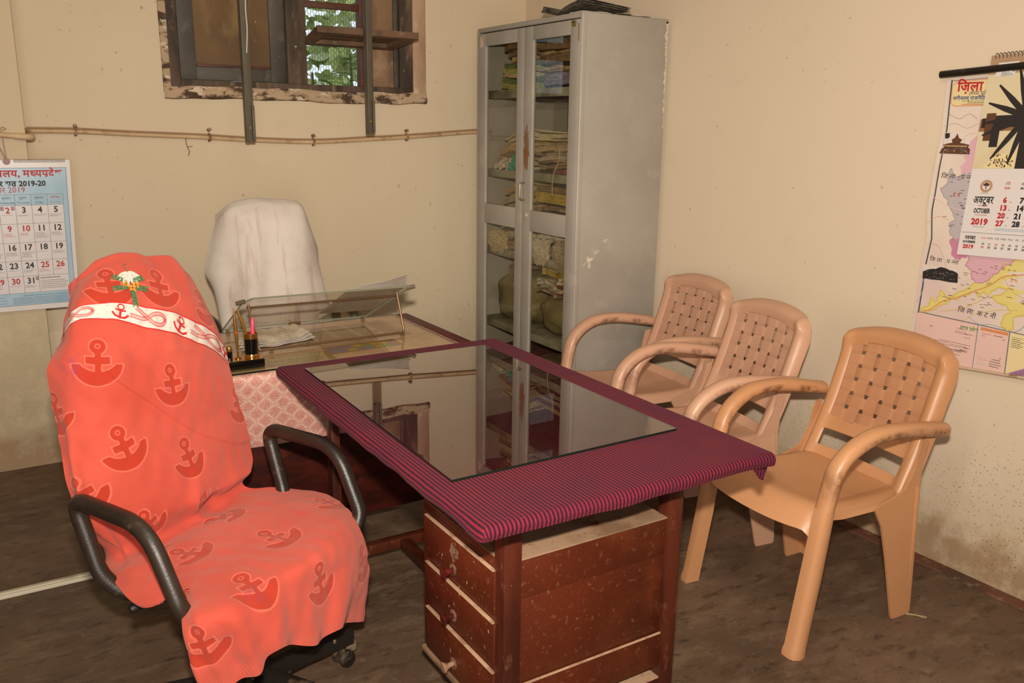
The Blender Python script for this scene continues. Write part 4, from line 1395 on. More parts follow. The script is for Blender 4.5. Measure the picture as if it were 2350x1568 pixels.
part('cup_foot', MB().lathe([(0.023, 0.0), (0.023, 0.008), (0.0215, 0.013)], (0.739, 2.775, zc), (0, 0, 1), 28), M_GOLD, t)
part('paper_weight', MB().lathe([(0.0095, 0.0), (0.0095, 0.028)], (0.668, 2.775, zc), (0, 0, 1), 20), M_BLACK, t)
part('weight_cap', MB().lathe([(0.0098, 0.027), (0.0102, 0.036), (0.008, 0.043), (0.003, 0.046)], (0.668, 2.775, zc), (0, 0, 1), 20), M_GOLD, t)
part('pen_socket', MB().lathe([(0.011, 0), (0.011, 0.003), (0.004, 0.007), (0.0035, 0.022), (0.002, 0.023)], (0.695, 2.775, zc), (0, 0, 1), 18), M_GOLD, t)


def pen(name, p0, p1, r, m, label, cat='pen', mid=None, point=True):
    p0, p1 = Vector(p0), Vector(p1)
    L = (p1 - p0).length
    ax = (p1 - p0) / L
    mb = MB().lathe([(0.0015, 0), (r * .75, L * .12), (r, L * .35), (r * 1.05, L * .5), (r * .95, L * .72), (r * (.35 if point else .8), L * .97), (0.001, L)], p0, ax, 14)
    t = thing(name, label, cat, p0)
    part('barrel', mb, m, t, 60)
    if mid:
        part('ring', MB().lathe([(r * 1.12, 0), (r * 1.12, 0.006)], p0 + ax * L * 0.42, ax, 14), mid, t)
    return t


pen('gold_pen', (0.695, 2.775, zc + 0.0235), (0.689, 2.770, 0.928), 0.0055, M_GOLDP, 'gold pen standing upright in the socket of the pen stand', mid=mat('red_ring', '#b0452c', 0.3))
pen('gold_pen', (0.7405, 2.777, zc + 0.021), (0.700, 2.772, 0.924), 0.0058, M_GOLDP, 'gold pen leaning left out of the black cup')
pen('pink_pen', (0.7435, 2.7725, zc + 0.021), (0.7465, 2.770, 0.889), 0.0062, mat('pink_plastic', '#d8405e', 0.35), 'bright pink pen standing in the black cup', point=False)

# ------------------------------------------------------------------ office chair (nearest) and the orange towel over it
CL = Vector((0.9, 0.436, 0)).normalized()
CF = Vector((CL.y, -CL.x, 0))
CC = Vector((0.51, 2.02, 0))
CANG = math.atan2(CL.y, CL.x)
M_ARM = mat('worn_black_vinyl', '#231b16', 0.36, spec=0.45, layers=[('#33281f', 6, 0.45, 0.65), ('#4a3b2e', 22, 0.62, 0.75)], bump=(220, 0.12))
M_FAB = mat('dark_chair_fabric', '#2a221d', 0.9)
M_BASE = mat('scuffed_black_base', '#1d1713', 0.5, layers=[('#5a4a3c', 12, 0.56, 0.68, (1, 1, 1)), ('#8a765f', 45, 0.66, 0.72)])
M_DUSTB = mat('dusty_base_end', '#7d6854', 0.85)
oc = thing('office_chair', 'office chair with black loop armrests under the orange towel', 'office chair', CC, CANG)
# local axes: x to its left as seen from the desk side, -y forward
L = lambda s, f, z: (s, -f, z)
part('seat', MB().box(-0.215, 0.235, -0.155, 0.20, 0.395, 0.452, 0, 0.025, 3), M_FAB, oc, local=True)
mx = Matrix.Translation((0.005, 0.345, 0.80)) @ Matrix.Rotation(R_(-14), 4, 'X')
part('backrest', MB().box(-0.125, 0.175, -0.010, 0.025, -0.26, 0.235, 0, 0.016, 3, mx=mx), M_FAB, oc, local=True)
part('back_bar', MB().tube(fillet([L(0, -0.10, 0.385), L(0, -0.38, 0.385), L(0, -0.42, 0.72)], 0.05), 0.016, 10), M_BASE, oc, local=True)
for s in (-0.288, 0.288):
    k = 1 if s > 0 else -1
    pts = [L(s * 0.45, 0.05, 0.385), L(s * 0.80, 0.090, 0.400), L(s, 0.105, 0.470), L(s * 1.02, 0.015, 0.647), L(s * 1.02, -0.255, 0.648), L(s * 0.995, -0.192, 0.472), L(s * 0.90, -0.160, 0.418), L(s * 0.45, -0.05, 0.383)]
    part('armrest', MB().tube(fillet(pts, [0, .03, .03, .075, .05, .022, .04, 0], 8), 0.0195, 14), M_ARM, oc, 60, local=True)
part('gas_column', MB().lathe([(0.03, 0.07), (0.03, 0.22), (0.018, 0.221), (0.018, 0.395)], (0, 0, 0), (0, 0, 1), 20), M_BASE, oc, local=True)
for k in range(5):
    a = R_(18 + 72 * k) - CANG
    d = Vector((math.cos(a), math.sin(a), 0))
    n = Vector((-d.y, d.x, 0))
    mb = MB()
    sec = [(0.8, -0.9), (1.0, -0.4), (1.0, 0.4), (0.8, 0.9), (-0.8, 1.0), (-0.8, -1.0)]
    mb.tube([d * 0.02 + Vector((0, 0, 0.105)), d * 0.13 + Vector((0, 0, 0.100)), d * 0.295 + Vector((0, 0, 0.083))], 0.022, sec=sec, up=(0, 0, 1))
    leg = part('base_leg', mb, M_BASE, oc, 40, local=True)
    e = d * 0.272
    c = MB()
    for q in (-0.013, 0.013):
        c.lathe([(0.006, -0.008), (0.022, -0.008), (0.024, -0.003), (0.024, 0.003), (0.022, 0.008), (0.006, 0.008)], e + n * q * 1.4 + Vector((0, 0, 0.0245)), n, 22)
    c.box(e.x - 0.012, e.x + 0.012, e.y - 0.012, e.y + 0.012, 0.03, 0.075, 0, 0.004)
    c.tube([e + d * 0.004 + Vector((0, 0, 0.062)), e + d * 0.030 + Vector((0, 0, 0.052)), e + d * 0.034 + Vector((0, 0, 0.035))], [0.017, 0.016, 0.012], 10, mi=1)
    part('caster', c, [M_BASE, M_DUSTB], leg, 40, local=True)
part('side_knob', MB().lathe([(0.010, 0), (0.012, 0.02), (0.009, 0.026)], L(-0.25, -0.10, 0.40), (-1, 0.2, 0), 14), M_BASE, oc, local=True)

# rows of the draped towel from behind the back, over it, across the seat, to the hem in front (chair axes: left, forward, up)
TOWEL = [
    [(-0.112, -0.604, 0.779), (-0.099, -0.570, 0.811), (-0.041, -0.557, 0.839), (0.028, -0.549, 0.849), (0.099, -0.550, 0.832), (0.175, -0.552, 0.821), (0.239, -0.576, 0.750)],
    [(-0.112, -0.584, 1.064), (-0.099, -0.550, 1.096), (-0.041, -0.537, 1.124), (0.028, -0.529, 1.134), (0.099, -0.530, 1.117), (0.175, -0.532, 1.106), (0.239, -0.556, 1.035)],
    [(-0.112, -0.484, 1.079), (-0.099, -0.450, 1.111), (-0.041, -0.437, 1.139), (0.028, -0.429, 1.149), (0.099, -0.430, 1.132), (0.175, -0.432, 1.121), (0.239, -0.456, 1.050)],
    [(-0.151, -0.448, 1.037), (-0.150, -0.390, 1.076), (-0.082, -0.374, 1.091), (0.009, -0.366, 1.082), (0.081, -0.361, 1.060), (0.173, -0.368, 1.027), (0.257, -0.408, 0.939)],
    [(-0.189, -0.421, 0.971), (-0.180, -0.369, 1.009), (-0.111, -0.335, 1.020), (-0.028, -0.318, 0.989), (0.050, -0.315, 0.958), (0.160, -0.338, 0.906), (0.262, -0.370, 0.828)],
    [(-0.241, -0.394, 0.922), (-0.222, -0.333, 0.927), (-0.151, -0.298, 0.911), (-0.060, -0.287, 0.888), (0.038, -0.285, 0.857), (0.146, -0.304, 0.809), (0.255, -0.344, 0.763)],
    [(-0.240, -0.388, 0.835), (-0.226, -0.324, 0.827), (-0.164, -0.283, 0.807), (-0.076, -0.266, 0.782), (0.021, -0.263, 0.747), (0.140, -0.289, 0.708), (0.265, -0.339, 0.702)],
    [(-0.253, -0.363, 0.734), (-0.243, -0.298, 0.722), (-0.182, -0.254, 0.690), (-0.096, -0.238, 0.665), (0.004, -0.236, 0.638), (0.137, -0.264, 0.606), (0.278, -0.306, 0.565)],
    [(-0.272, -0.309, 0.619), (-0.257, -0.255, 0.610), (-0.197, -0.226, 0.578), (-0.112, -0.212, 0.560), (-0.016, -0.214, 0.547), (0.100, -0.227, 0.538), (0.232, -0.258, 0.537)],
    [(-0.195, -0.338, 0.450), (-0.202, -0.251, 0.475), (-0.148, -0.231, 0.475), (-0.072, -0.221, 0.480), (0.021, -0.233, 0.485), (0.126, -0.255, 0.490), (0.214, -0.261, 0.500)],
    [(-0.267, -0.175, 0.452), (-0.224, -0.145, 0.475), (-0.130, -0.124, 0.480), (-0.031, -0.114, 0.485), (0.084, -0.120, 0.490), (0.203, -0.130, 0.490), (0.328, -0.161, 0.470)],
    [(-0.296, -0.029, 0.448), (-0.240, -0.023, 0.475), (-0.148, 0.008, 0.485), (-0.050, 0.033, 0.490), (0.062, 0.047, 0.495), (0.200, 0.019, 0.490), (0.322, -0.019, 0.470)],
    [(-0.234, 0.039, 0.468), (-0.225, 0.077, 0.480), (-0.172, 0.127, 0.487), (-0.093, 0.167, 0.490), (0.007, 0.186, 0.490), (0.143, 0.165, 0.480), (0.255, 0.125, 0.460)],
    [(-0.301, 0.120, 0.456), (-0.295, 0.165, 0.478), (-0.236, 0.205, 0.477), (-0.130, 0.215, 0.449), (0.007, 0.205, 0.419), (0.155, 0.180, 0.400), (0.277, 0.135, 0.334)],
    [(-0.306, 0.140, 0.386), (-0.280, 0.180, 0.403), (-0.224, 0.220, 0.406), (-0.142, 0.230, 0.400), (-0.011, 0.220, 0.361), (0.120, 0.195, 0.340), (0.267, 0.145, 0.263)],
    [(-0.285, 0.150, 0.298), (-0.251, 0.190, 0.293), (-0.194, 0.225, 0.308), (-0.139, 0.235, 0.350), (-0.023, 0.225, 0.290), (0.081, 0.205, 0.276), (0.237, 0.155, 0.193)],
]


T = np.array(TOWEL)
_sh = np.linspace(0.055, -0.055, 7)
T[1] = T[2] + np.stack([_sh * 0.5, np.full(7, -0.035), np.full(7, -0.012)], 1)
T[0] = T[2] + np.stack([_sh * 1.3, np.full(7, -0.065), np.full(7, -0.30)], 1)
NR, NC = T.shape[:2]


def cr_axis(P, n_per):
    """Catmull-Rom along axis 0, n_per samples in each span"""
    out = []
    n = len(P)
    for i in range(n - 1):
        p1, p2 = P[i], P[i + 1]
        p0 = P[i - 1] if i else 2 * p1 - p2
        p3 = P[i + 2] if i + 2 < n else 2 * p2 - p1
        for k in range(n_per[i]):
            t = k / n_per[i]
            out.append(0.5 * (2 * p1 + (p2 - p0) * t + (2 * p0 - 5 * p1 + 4 * p2 - p3) * t * t + (3 * p1 - p0 - 3 * p2 + p3) * t ** 3))
    out.append(P[-1])
    return np.array(out)


spans = [max(4, int(np.linalg.norm(T[i + 1, 3] - T[i, 3]) / 0.0034)) for i in range(NR - 1)]
S = cr_axis(T, spans)
S = cr_axis(S.transpose(1, 0, 2), [26] * (NC - 1)).transpose(1, 0, 2)
# which control row each fine row belongs to
rowpos = np.concatenate([[i + k / spans[i] for k in range(spans[i])] for i in range(NR - 1)] + [[NR - 1]])
colpos = np.linspace(0, 1, S.shape[1])
V, U = np.meshgrid(rowpos, colpos, indexing='ij')


def normals(S):
    n = np.cross(np.gradient(S, axis=1), np.gradient(S, axis=0))
    n /= np.linalg.norm(n, axis=2, keepdims=True) + 1e-9
    return n


sm = lambda x, a, b: np.clip((x - a) / (b - a), 0, 1) ** 2 * (3 - 2 * np.clip((x - a) / (b - a), 0, 1))
Nn = normals(S)
if Nn[int(S.shape[0] * 0.45), S.shape[1] // 2, 1] < 0:
    Nn = -Nn
rn = random.Random(2)
f1, f2, f3 = noise2(rn, 8, 0.6, 2.2), noise2(rn, 8, 2, 5), noise2(rn, 6, 4, 10)
s_, f_, z_ = S[..., 0], S[..., 1], S[..., 2]
D = 0.004 * f1(s_ * 3, z_ * 3 + f_ * 2) + 0.0012 * f2(s_ * 4, z_ * 4 + f_ * 3)
# pleats growing towards the hem in front
hem = sm(V, 12.2, 15)
D += hem * (0.016 * np.sin(U * 17 + 0.6 * np.sin(V * 1.3) + 0.4) * (0.5 + 0.5 * np.sin(U * 5 + 2)) + 0.007 * np.sin(U * 39 + 1.0))
# pulled folds at the foot of the back, on the left and right
D += 0.010 * sm(V, 6.2, 8.6) * (1 - sm(V, 9.0, 10)) * np.sin(U * 30 + V * 1.4) * (np.exp(-((U - 0.14) / 0.16) ** 2) + 0.8 * np.exp(-((U - 0.80) / 0.12) ** 2))
D += 0.014 * np.exp(-((U - 0.13 - 0.012 * (V - 7)) / 0.030) ** 2) * sm(V, 5.6, 7.2) * (1 - sm(V, 8.6, 9.4))
D += 0.009 * np.exp(-((U - 0.70 + 0.02 * (V - 8)) / 0.03) ** 2) * sm(V, 6.8, 8.2) * (1 - sm(V, 8.8, 9.6))
# deep crease where back meets seat
D -= 0.010 * np.exp(-((V - 9.1) / 0.35) ** 2)
# sagging on the seat
D += 0.004 * np.sin(U * 11 + V * 2) * sm(V, 9.4, 10.2) * (1 - sm(V, 11.6, 12.4))
# the overlapping upper layer ends in a slanting edge across the back
edge = 4.75 + 1.95 * np.clip((U - 0.30) / 0.62, 0, 1) ** 0.75
D += 0.0070 * (1 - sm(V, edge, edge + 0.05)) * sm(U, 0.26, 0.38) * sm(V, 2.6, 3.6)
# second layer drooping from the white band
e2 = 4.35 - 0.9 * np.abs(U - 0.62)
D += 0.004 * np.exp(-((V - e2) / 0.10) ** 2) * sm(U, 0.4, 0.55) * (1 - sm(U, 0.9, 1.0))
S2 = S + Nn * D[..., None]
N2 = normals(S2)
if N2[int(S.shape[0] * 0.45), S.shape[1] // 2, 1] < 0:
    N2 = -N2


def sd_anchor(x, y):
    """distance to an anchor one unit tall, upright, centred"""
    ring = np.hypot(x, y - 0.34) - 0.155
    shank = np.maximum(np.abs(x) - 0.060 - 0.02 * np.abs(y), np.abs(y + 0.05) - 0.36)
    yy = y - 0.035
    stock = np.maximum(np.abs(x) - 0.235, np.abs(yy - 0.10 * np.abs(x)) - 0.078)
    c1 = np.hypot(x, (y - 0.02)) - 0.49
    c2 = 0.43 - np.hypot(x, (y - 0.24))
    arms = np.maximum(np.maximum(c1, c2), y + 0.02)
    d = np.minimum(np.minimum(ring, shank), np.minimum(stock, arms))
    hole = np.hypot(x, y - 0.35) - 0.045
    return d, hole


# anchors: (across, along, height in metres, turn in degrees)
ANCHORS = [(0.617, 2.90, 0.122, -4), (0.345, 2.85, 0.122, 8), (0.885, 3.02, 0.115, 0), (0.295, 4.80, 0.118, 2), (0.628, 5.23, 0.112, 4),
           (0.385, 6.63, 0.118, 20), (0.683, 6.87, 0.112, 14), (0.135, 7.80, 0.108, 18), (0.45, 8.40, 0.095, 8), (0.025, 6.2, 0.11, 6), (0.985, 5.9, 0.11, -6),
           (0.667, 9.62, 0.115, 25), (0.65, 10.95, 0.122, 24), (0.358, 10.30, 0.115, 20), (0.417, 12.28, 0.122, 32), (0.70, 12.93, 0.112, 8), (0.945, 12.9, 0.11, 0), (0.133, 13.85, 0.11, 0), (0.94, 11.0, 0.11, 12)]

best = np.full(V.shape, 1.0)
hol = np.full(V.shape, 1.0)
dV = np.gradient(S2, axis=0)
dU = np.gradient(S2, axis=1)
for (au, av, ah, at) in ANCHORS:
    i = int(np.argmin(np.abs(rowpos - av)))
    j = int(np.argmin(np.abs(colpos - au)))
    p = S2[i, j]
    tv = -dV[i, j] / np.linalg.norm(dV[i, j])
    tu = dU[i, j] - tv * np.dot(tv, dU[i, j])
    tu /= np.linalg.norm(tu)
    q = S2 - p
    x, y = q @ tu, q @ tv
    a = R_(at)
    xr, yr = (x * math.cos(a) + y * math.sin(a)) / ah, (-x * math.sin(a) + y * math.cos(a)) / ah
    d, h = sd_anchor(xr, yr)
    near = (np.linalg.norm(q, axis=2) < ah * 0.75) & (np.abs(V - av) < 3.2)
    d = np.where(near, d * ah, 1.0)
    h = np.where(near, h * ah, 1.0)
    hol = np.where(d < best, h, hol)
    best = np.minimum(best, d)
thick = 0.007
mb = MB()
Q = S2 - N2 * thick
# pile is sunk inside the anchors
S3 = S2 - N2 * (0.0016 * sm(-best, -0.002, 0.003))[..., None]
nu, nv = S3.shape[:2]
mb.slab(np.stack([S3[..., 0], -S3[..., 1], S3[..., 2]], -1), thick)


def towel_mat():
    m, t = new_mat('orange_terry_cloth')
    d = t.n('ShaderNodeAttribute', attribute_name='anchor').outputs['Fac']
    h = t.n('ShaderNodeAttribute', attribute_name='anchor_hole').outputs['Fac']
    e = t.n('ShaderNodeAttribute', attribute_name='hem').outputs['Fac']
    v = t.coord()
    nz = t.noise(v, 150, 3, 0.7)
    dd = t.math('ADD', d, t.math('MULTIPLY', t.math('SUBTRACT', nz, 0.5), 0.0022))
    c = t.mix(t.rng(t.noise(v, 4, 4, 0.6), 0.4, 0.68), lin('#c05142'), lin('#b34637'))
    c = t.mix(t.rng(dd, 0.0008, -0.0012), c, lin('#a93524'))
    c = t.mix(t.math('MULTIPLY', t.rng(t.math('ABSOLUTE', t.math('SUBTRACT', dd, 0.0012)), 0.0024, 0.0010), 0.62), c, lin('#cd6c5b'))
    c = t.mix(t.math('MULTIPLY', t.rng(t.math('ABSOLUTE', h), 0.0024, 0.0010), 0.55), c, lin('#cd6c5b'))
    # worn greyish patches and two small ink stains
    c = t.mix(t.rng(t.noise(v, 7, 5, 0.65), 0.60, 0.78, 0, 0.30), c, lin('#9f4a3c'))
    st = t.n('ShaderNodeAttribute', attribute_name='ink').outputs['Fac']
    c = t.mix(t.math('MULTIPLY', st, t.rng(t.noise(v, 60, 3), 0.42, 0.62, 0, 0.6)), c, lin('#7a3d5e'))
    c = t.mix(t.math('MULTIPLY', e, 0.35), c, lin('#c65a49'))
    t.put(t.b.inputs['Base Color'], c)
    t.put(t.b.inputs['Roughness'], 0.95)
    t.put(t.b.inputs['Specular IOR Level'], 0.08)
    t.put(t.b.inputs['Sheen Weight'], 0.25)
    t.put(t.b.inputs['Sheen Roughness'], 0.5)
    t.put(t.b.inputs['Sheen Tint'], (1, 0.62, 0.52, 1))
    rib = t.math('MULTIPLY', t.math('SINE', t.math('MULTIPLY', t.math('ADD', t.xyz(v)[0], t.math('MULTIPLY', t.xyz(v)[2], 0.4)), 1400.0)), t.math('MULTIPLY', e, 0.5))
    hgt = t.math('ADD', t.math('ADD', t.noise(v, 420, 3, 0.7), t.math('MULTIPLY', t.noise(v, 90, 3, 0.6), 0.6)), rib)
    b = t.n('ShaderNodeBump', {'Height': hgt, 'Strength': 0.42, 'Distance': 0.003})
    t.put(t.b.inputs['Normal'], b.outputs[0])
    return m


tow = build('bath_towel', mb, towel_mat(), 80)
for nm, arr in (('anchor', best), ('anchor_hole', hol), ('hem', sm(V, 14.55, 14.7)), ('ink', np.maximum(np.exp(-(((U - 0.42) / 0.035) ** 2 + ((V - 12.6) / 0.22) ** 2)), 0.9 * np.exp(-(((U - 0.16) / 0.05) ** 2 + ((V - 5.0) / 0.35) ** 2))))):
    at = tow.data.attributes.new(nm, 'FLOAT', 'POINT')
    at.data.foreach_set('value', np.concatenate([arr.ravel(), np.full(arr.size, 0.0 if nm in ('hem', 'ink') else 1.0)]).astype(np.float32))
tow.location = CC
tow.rotation_euler = (0, 0, CANG)
tag(tow, 'orange terry towel with anchor pattern draped over the nearest office chair', 'towel')


def on_towel(v, u, h):
    """point h above the towel at control row v and fraction u across"""
    fi = np.interp(v, rowpos, np.arange(len(rowpos)))
    fj = u * (len(colpos) - 1)
    fi, fj = min(max(fi, 0), nu - 1.001), min(max(fj, 0), nv - 1.001)
    i, j = int(fi), int(fj)
    a, b = fi - i, fj - j
    w4 = ((1 - a) * (1 - b), a * (1 - b), (1 - a) * b, a * b)
    p = S2[i, j] * w4[0] + S2[i + 1, j] * w4[1] + S2[i, j + 1] * w4[2] + S2[i + 1, j + 1] * w4[3]
    n = N2[i, j]
    p = p + n * h
    return (p[0], -p[1], p[2])


# woven white band with red ropes and anchors
_bu = [0.0, 0.025, 0.06, 0.12, 0.20, 0.317, 0.5, 0.68, 0.78, 0.90, 1.0]
_bv = [4.20, 3.85, 3.62, 3.50, 3.49, 3.66, 3.72, 3.70, 3.80, 3.81, 3.80]


def on_band(a, b, h=0.0016):
    a = min(max(a, 0.0), 1.0)
    return on_towel(float(np.interp(a, _bu, _bv)) + b * 0.235, a, h)


M_BANDW = mat('white_woven_band', '#cbbfb3', 0.85, layers=[('#bbab9f', 60, 0.5, 0.65)], bump=(300, 0.2))
M_BANDR = mat('red_woven_thread', '#bb1f22', 0.85)
band = part('woven_band', MB().grid([[on_band(a, b, 0.0012) for b in np.linspace(1, -1, 7)] for a in np.linspace(0, 1, 130)], 0)
            .grid([[on_band(a, b, 0.0018) for b in (1.04, 0.93)] for a in np.linspace(0, 1, 130)], 1)
            .grid([[on_band(a, b, 0.0018) for b in (-0.93, -1.04)] for a in np.linspace(0, 1, 130)], 1), [M_BANDW, M_BANDR], tow, 60, local=True, label='white woven band along the towel edge', fix=False)
mb = MB()


def ribbon(pts, w, fn, mi=0, mb=None):
    mb = mb or globals()['mb']
    pts = [np.array(p, float) for p in pts]
    P = []
    for i, p in enumerate(pts):
        d = pts[min(i + 1, len(pts) - 1)] - pts[max(i - 1, 0)]
        d = d / (np.linalg.norm(d) + 1e-9)
        n = np.array([-d[1], d[0]])
        P.append([fn(*(p + n * w / 2)), fn(*(p - n * w / 2))])
    mb.grid(P, mi)


BW = 0.46           # metres across the band's length, for equal scale
fb = lambda cx, flip=1: (lambda x, y: on_band(cx + flip * x / BW, -y / 0.0185, 0.0020))


def rope(cx, flip=1):
    mb = MB()
    fn = fb(cx, flip)
    ctr = spline([(-0.046, -0.003), (-0.014, -0.003), (0.010, 0.008), (0.032, 0.0095), (0.043, 0.001), (0.033, -0.008), (0.012, -0.0085), (-0.012, 0.003), (-0.034, 0.013)], 8)
    for sgn in (1, -1):
        off = []
        for i, p in enumerate(ctr):
            d = ctr[min(i + 1, len(ctr) - 1)] - ctr[max(i - 1, 0)]
            d = d / np.linalg.norm(d)
            off.append(p + sgn * 0.0030 * np.array([-d[1], d[0]]))
        ribbon(off, 0.0011, fn, mb=mb)
    for i in range(1, len(ctr) - 1, 1):
        d = ctr[i + 1] - ctr[i - 1]
        d = d / np.linalg.norm(d)
        n = np.array([-d[1], d[0]])
        ribbon([ctr[i] - n * 0.0028 - d * 0.0012, ctr[i] + n * 0.0028 + d * 0.0012], 0.0010, fn, mb=mb)
    part('rope_motif', mb, M_BANDR, band, 0, local=True, fix=False)


def band_anchor(cx, turn=0):
    mb = MB()
    a = R_(turn)
    f0 = fb(cx)
    fn = lambda x, y: f0(x * math.cos(a) - y * math.sin(a), x * math.sin(a) + y * math.cos(a))
    ring = [(0.0062 * math.cos(t), 0.0095 + 0.0055 * math.sin(t)) for t in np.linspace(0, 6.283, 20)]
    ribbon(ring, 0.0026, fn, mb=mb)
    ribbon([(0, 0.005), (0, -0.011)], 0.0048, fn, mb=mb)
    ribbon([(-0.0105, 0.0035), (0, 0.001), (0.0105, 0.0035)], 0.0034, fn, mb=mb)
    ribbon([(-0.0165, -0.0035), (-0.010, -0.0105), (0, -0.0128), (0.010, -0.0105), (0.0165, -0.0035)], 0.0040, fn, mb=mb)
    part('anchor_motif', mb, M_BANDR, band, 0, local=True, fix=False)


rope(0.17)
band_anchor(0.385, -6)
rope(0.525, 1)
band_anchor(0.70, -20)
rope(0.845, 1)
band_anchor(0.975, -25)
band_anchor(0.035, 20)

# embroidered flower above the band
mb = MB()
fl_ = lambda x, y: on_towel(2.88 - y / 0.072, 0.440 + x / BW, 0.0022)


def petal(cx, cy, L, W, ang, mi, n=8):
    a = R_(ang)
    pl = []
    for k in range(n + 1):
        t = k / n
        pl.append((t * L, W / 2 * math.sin(math.pi * t ** 0.8)))
    for k in range(n - 1, 0, -1):
        t = k / n
        pl.append((t * L, -W / 2 * math.sin(math.pi * t ** 0.8)))
    mb.poly([(cx + x * math.cos(a) - y * math.sin(a), cy + x * math.sin(a) + y * math.cos(a)) for x, y in pl], fl_, mi)


ribbon(spline([(0.002, 0.026), (0.000, 0.036), (-0.004, 0.042), (0.001, 0.047), (0.004, 0.042)], 5), 0.0016, fl_, 2)
ribbon([(0.0015, 0.018), (0.001, -0.02)], 0.0014, fl_, 2)
for a in (-158, -142, -122, -100, -78, -55, -38, -22):
    petal(0.0015, 0.027, 0.032, 0.0085, a, 0)
for cx, cy in ((-0.009, 0.0), (0.012, -0.002), (0.003, -0.009)):
    for a in range(0, 360, 90):
        petal(cx, cy, 0.010, 0.0058, a + 40, 1)
    mb.poly([(cx + 0.0018 * math.cos(t), cy + 0.0018 * math.sin(t)) for t in np.linspace(0, 6.28, 9)[:-1]], lambda x, y: on_towel(2.88 - y / 0.072, 0.440 + x / BW, 0.0028), 3)
rs = random.Random(6)
for (x0, y0, x1, y1, n) in ((-0.006, 0.006, -0.030, 0.018, 5), (0.008, 0.006, 0.030, 0.012, 5), (-0.006, -0.008, -0.030, -0.008, 5), (0.008, -0.008, 0.032, -0.010, 5), (0.002, -0.012, 0.004, -0.038, 6)):
    for k in range(n):
        t = k / (n - 1)
        x, y = x0 + (x1 - x0) * t, y0 + (y1 - y0) * t
        a = math.degrees(math.atan2(y1 - y0, x1 - x0))
        petal(x, y, 0.011, 0.0036, a + 32, 2)
        petal(x, y, 0.011, 0.0036, a - 32, 2)
part('embroidered_flower', mb, [mat('white_thread', '#d2c8bb', 0.7, layers=[('#aea295', 300, 0.5, 0.6)]), mat('orange_thread', '#d98a25', 0.6), mat('green_thread', '#3c7a4a', 0.6, layers=[('#2a5636', 200, 0.45, 0.6)]), mat('dark_thread', '#2a1a14', 0.8)], tow, 0, local=True, label='white flower with green leaves embroidered on the towel', fix=False)


# ------------------------------------------------------------------ chair behind the far desk, under a white towel
wc = thing('desk_chair', 'chair behind the far desk, its tall back under a white towel', 'chair', (1.06, 3.62, 0))
mx = Matrix.Translation((1.07, 3.70, 0.86)) @ Matrix.Rotation(R_(-9), 4, 'X')
part('backrest', MB().box(-0.165, 0.165, -0.022, 0.022, -0.36, 0.275, 0, 0.018, 3, mx=mx), M_FAB, wc)
part('seat', MB().box(0.82, 1.30, 3.36, 3.64, 0.42, 0.485, 0, 0.025, 3), M_FAB, wc)
for x in (0.775, 1.345):
    part('armrest', MB().tube(fillet([(x, 3.60, 0.46), (x, 3.62, 0.735), (x, 3.39, 0.735), (x, 3.40, 0.46)], 0.06, 8), 0.021, 12), M_ARM, wc, 60)
part('gas_column', MB().lathe([(0.03, 0.06), (0.03, 0.25), (0.018, 0.251), (0.018, 0.42)], (1.06, 3.5, 0), (0, 0, 1), 16), M_BASE, wc)
for k in range(5):
    a = R_(20 + 72 * k)
    d = Vector((math.cos(a), math.sin(a), 0))
    o_ = Vector((1.06, 3.5, 0))
    part('base_leg', MB().tube([o_ + d * 0.02 + Vector((0, 0, 0.09)), o_ + d * 0.28 + Vector((0, 0, 0.07))], 0.018, 8).lathe([(0.022, -0.01), (0.024, 0), (0.022, 0.01)], o_ + d * 0.26 + Vector((0, 0, 0.025)), (-d.y, d.x, 0), 16), M_BASE, wc)

M_WTOW = mat('white_terry_cloth', '#cfc3b9', 0.95, spec=0.08, layers=[('#b5a598', 3, 0.45, 0.68), ('#ab8878', 4, 0.55, 0.76, (5, 1, 0.55))], bump=(260, 0.3), sheen=0.15)
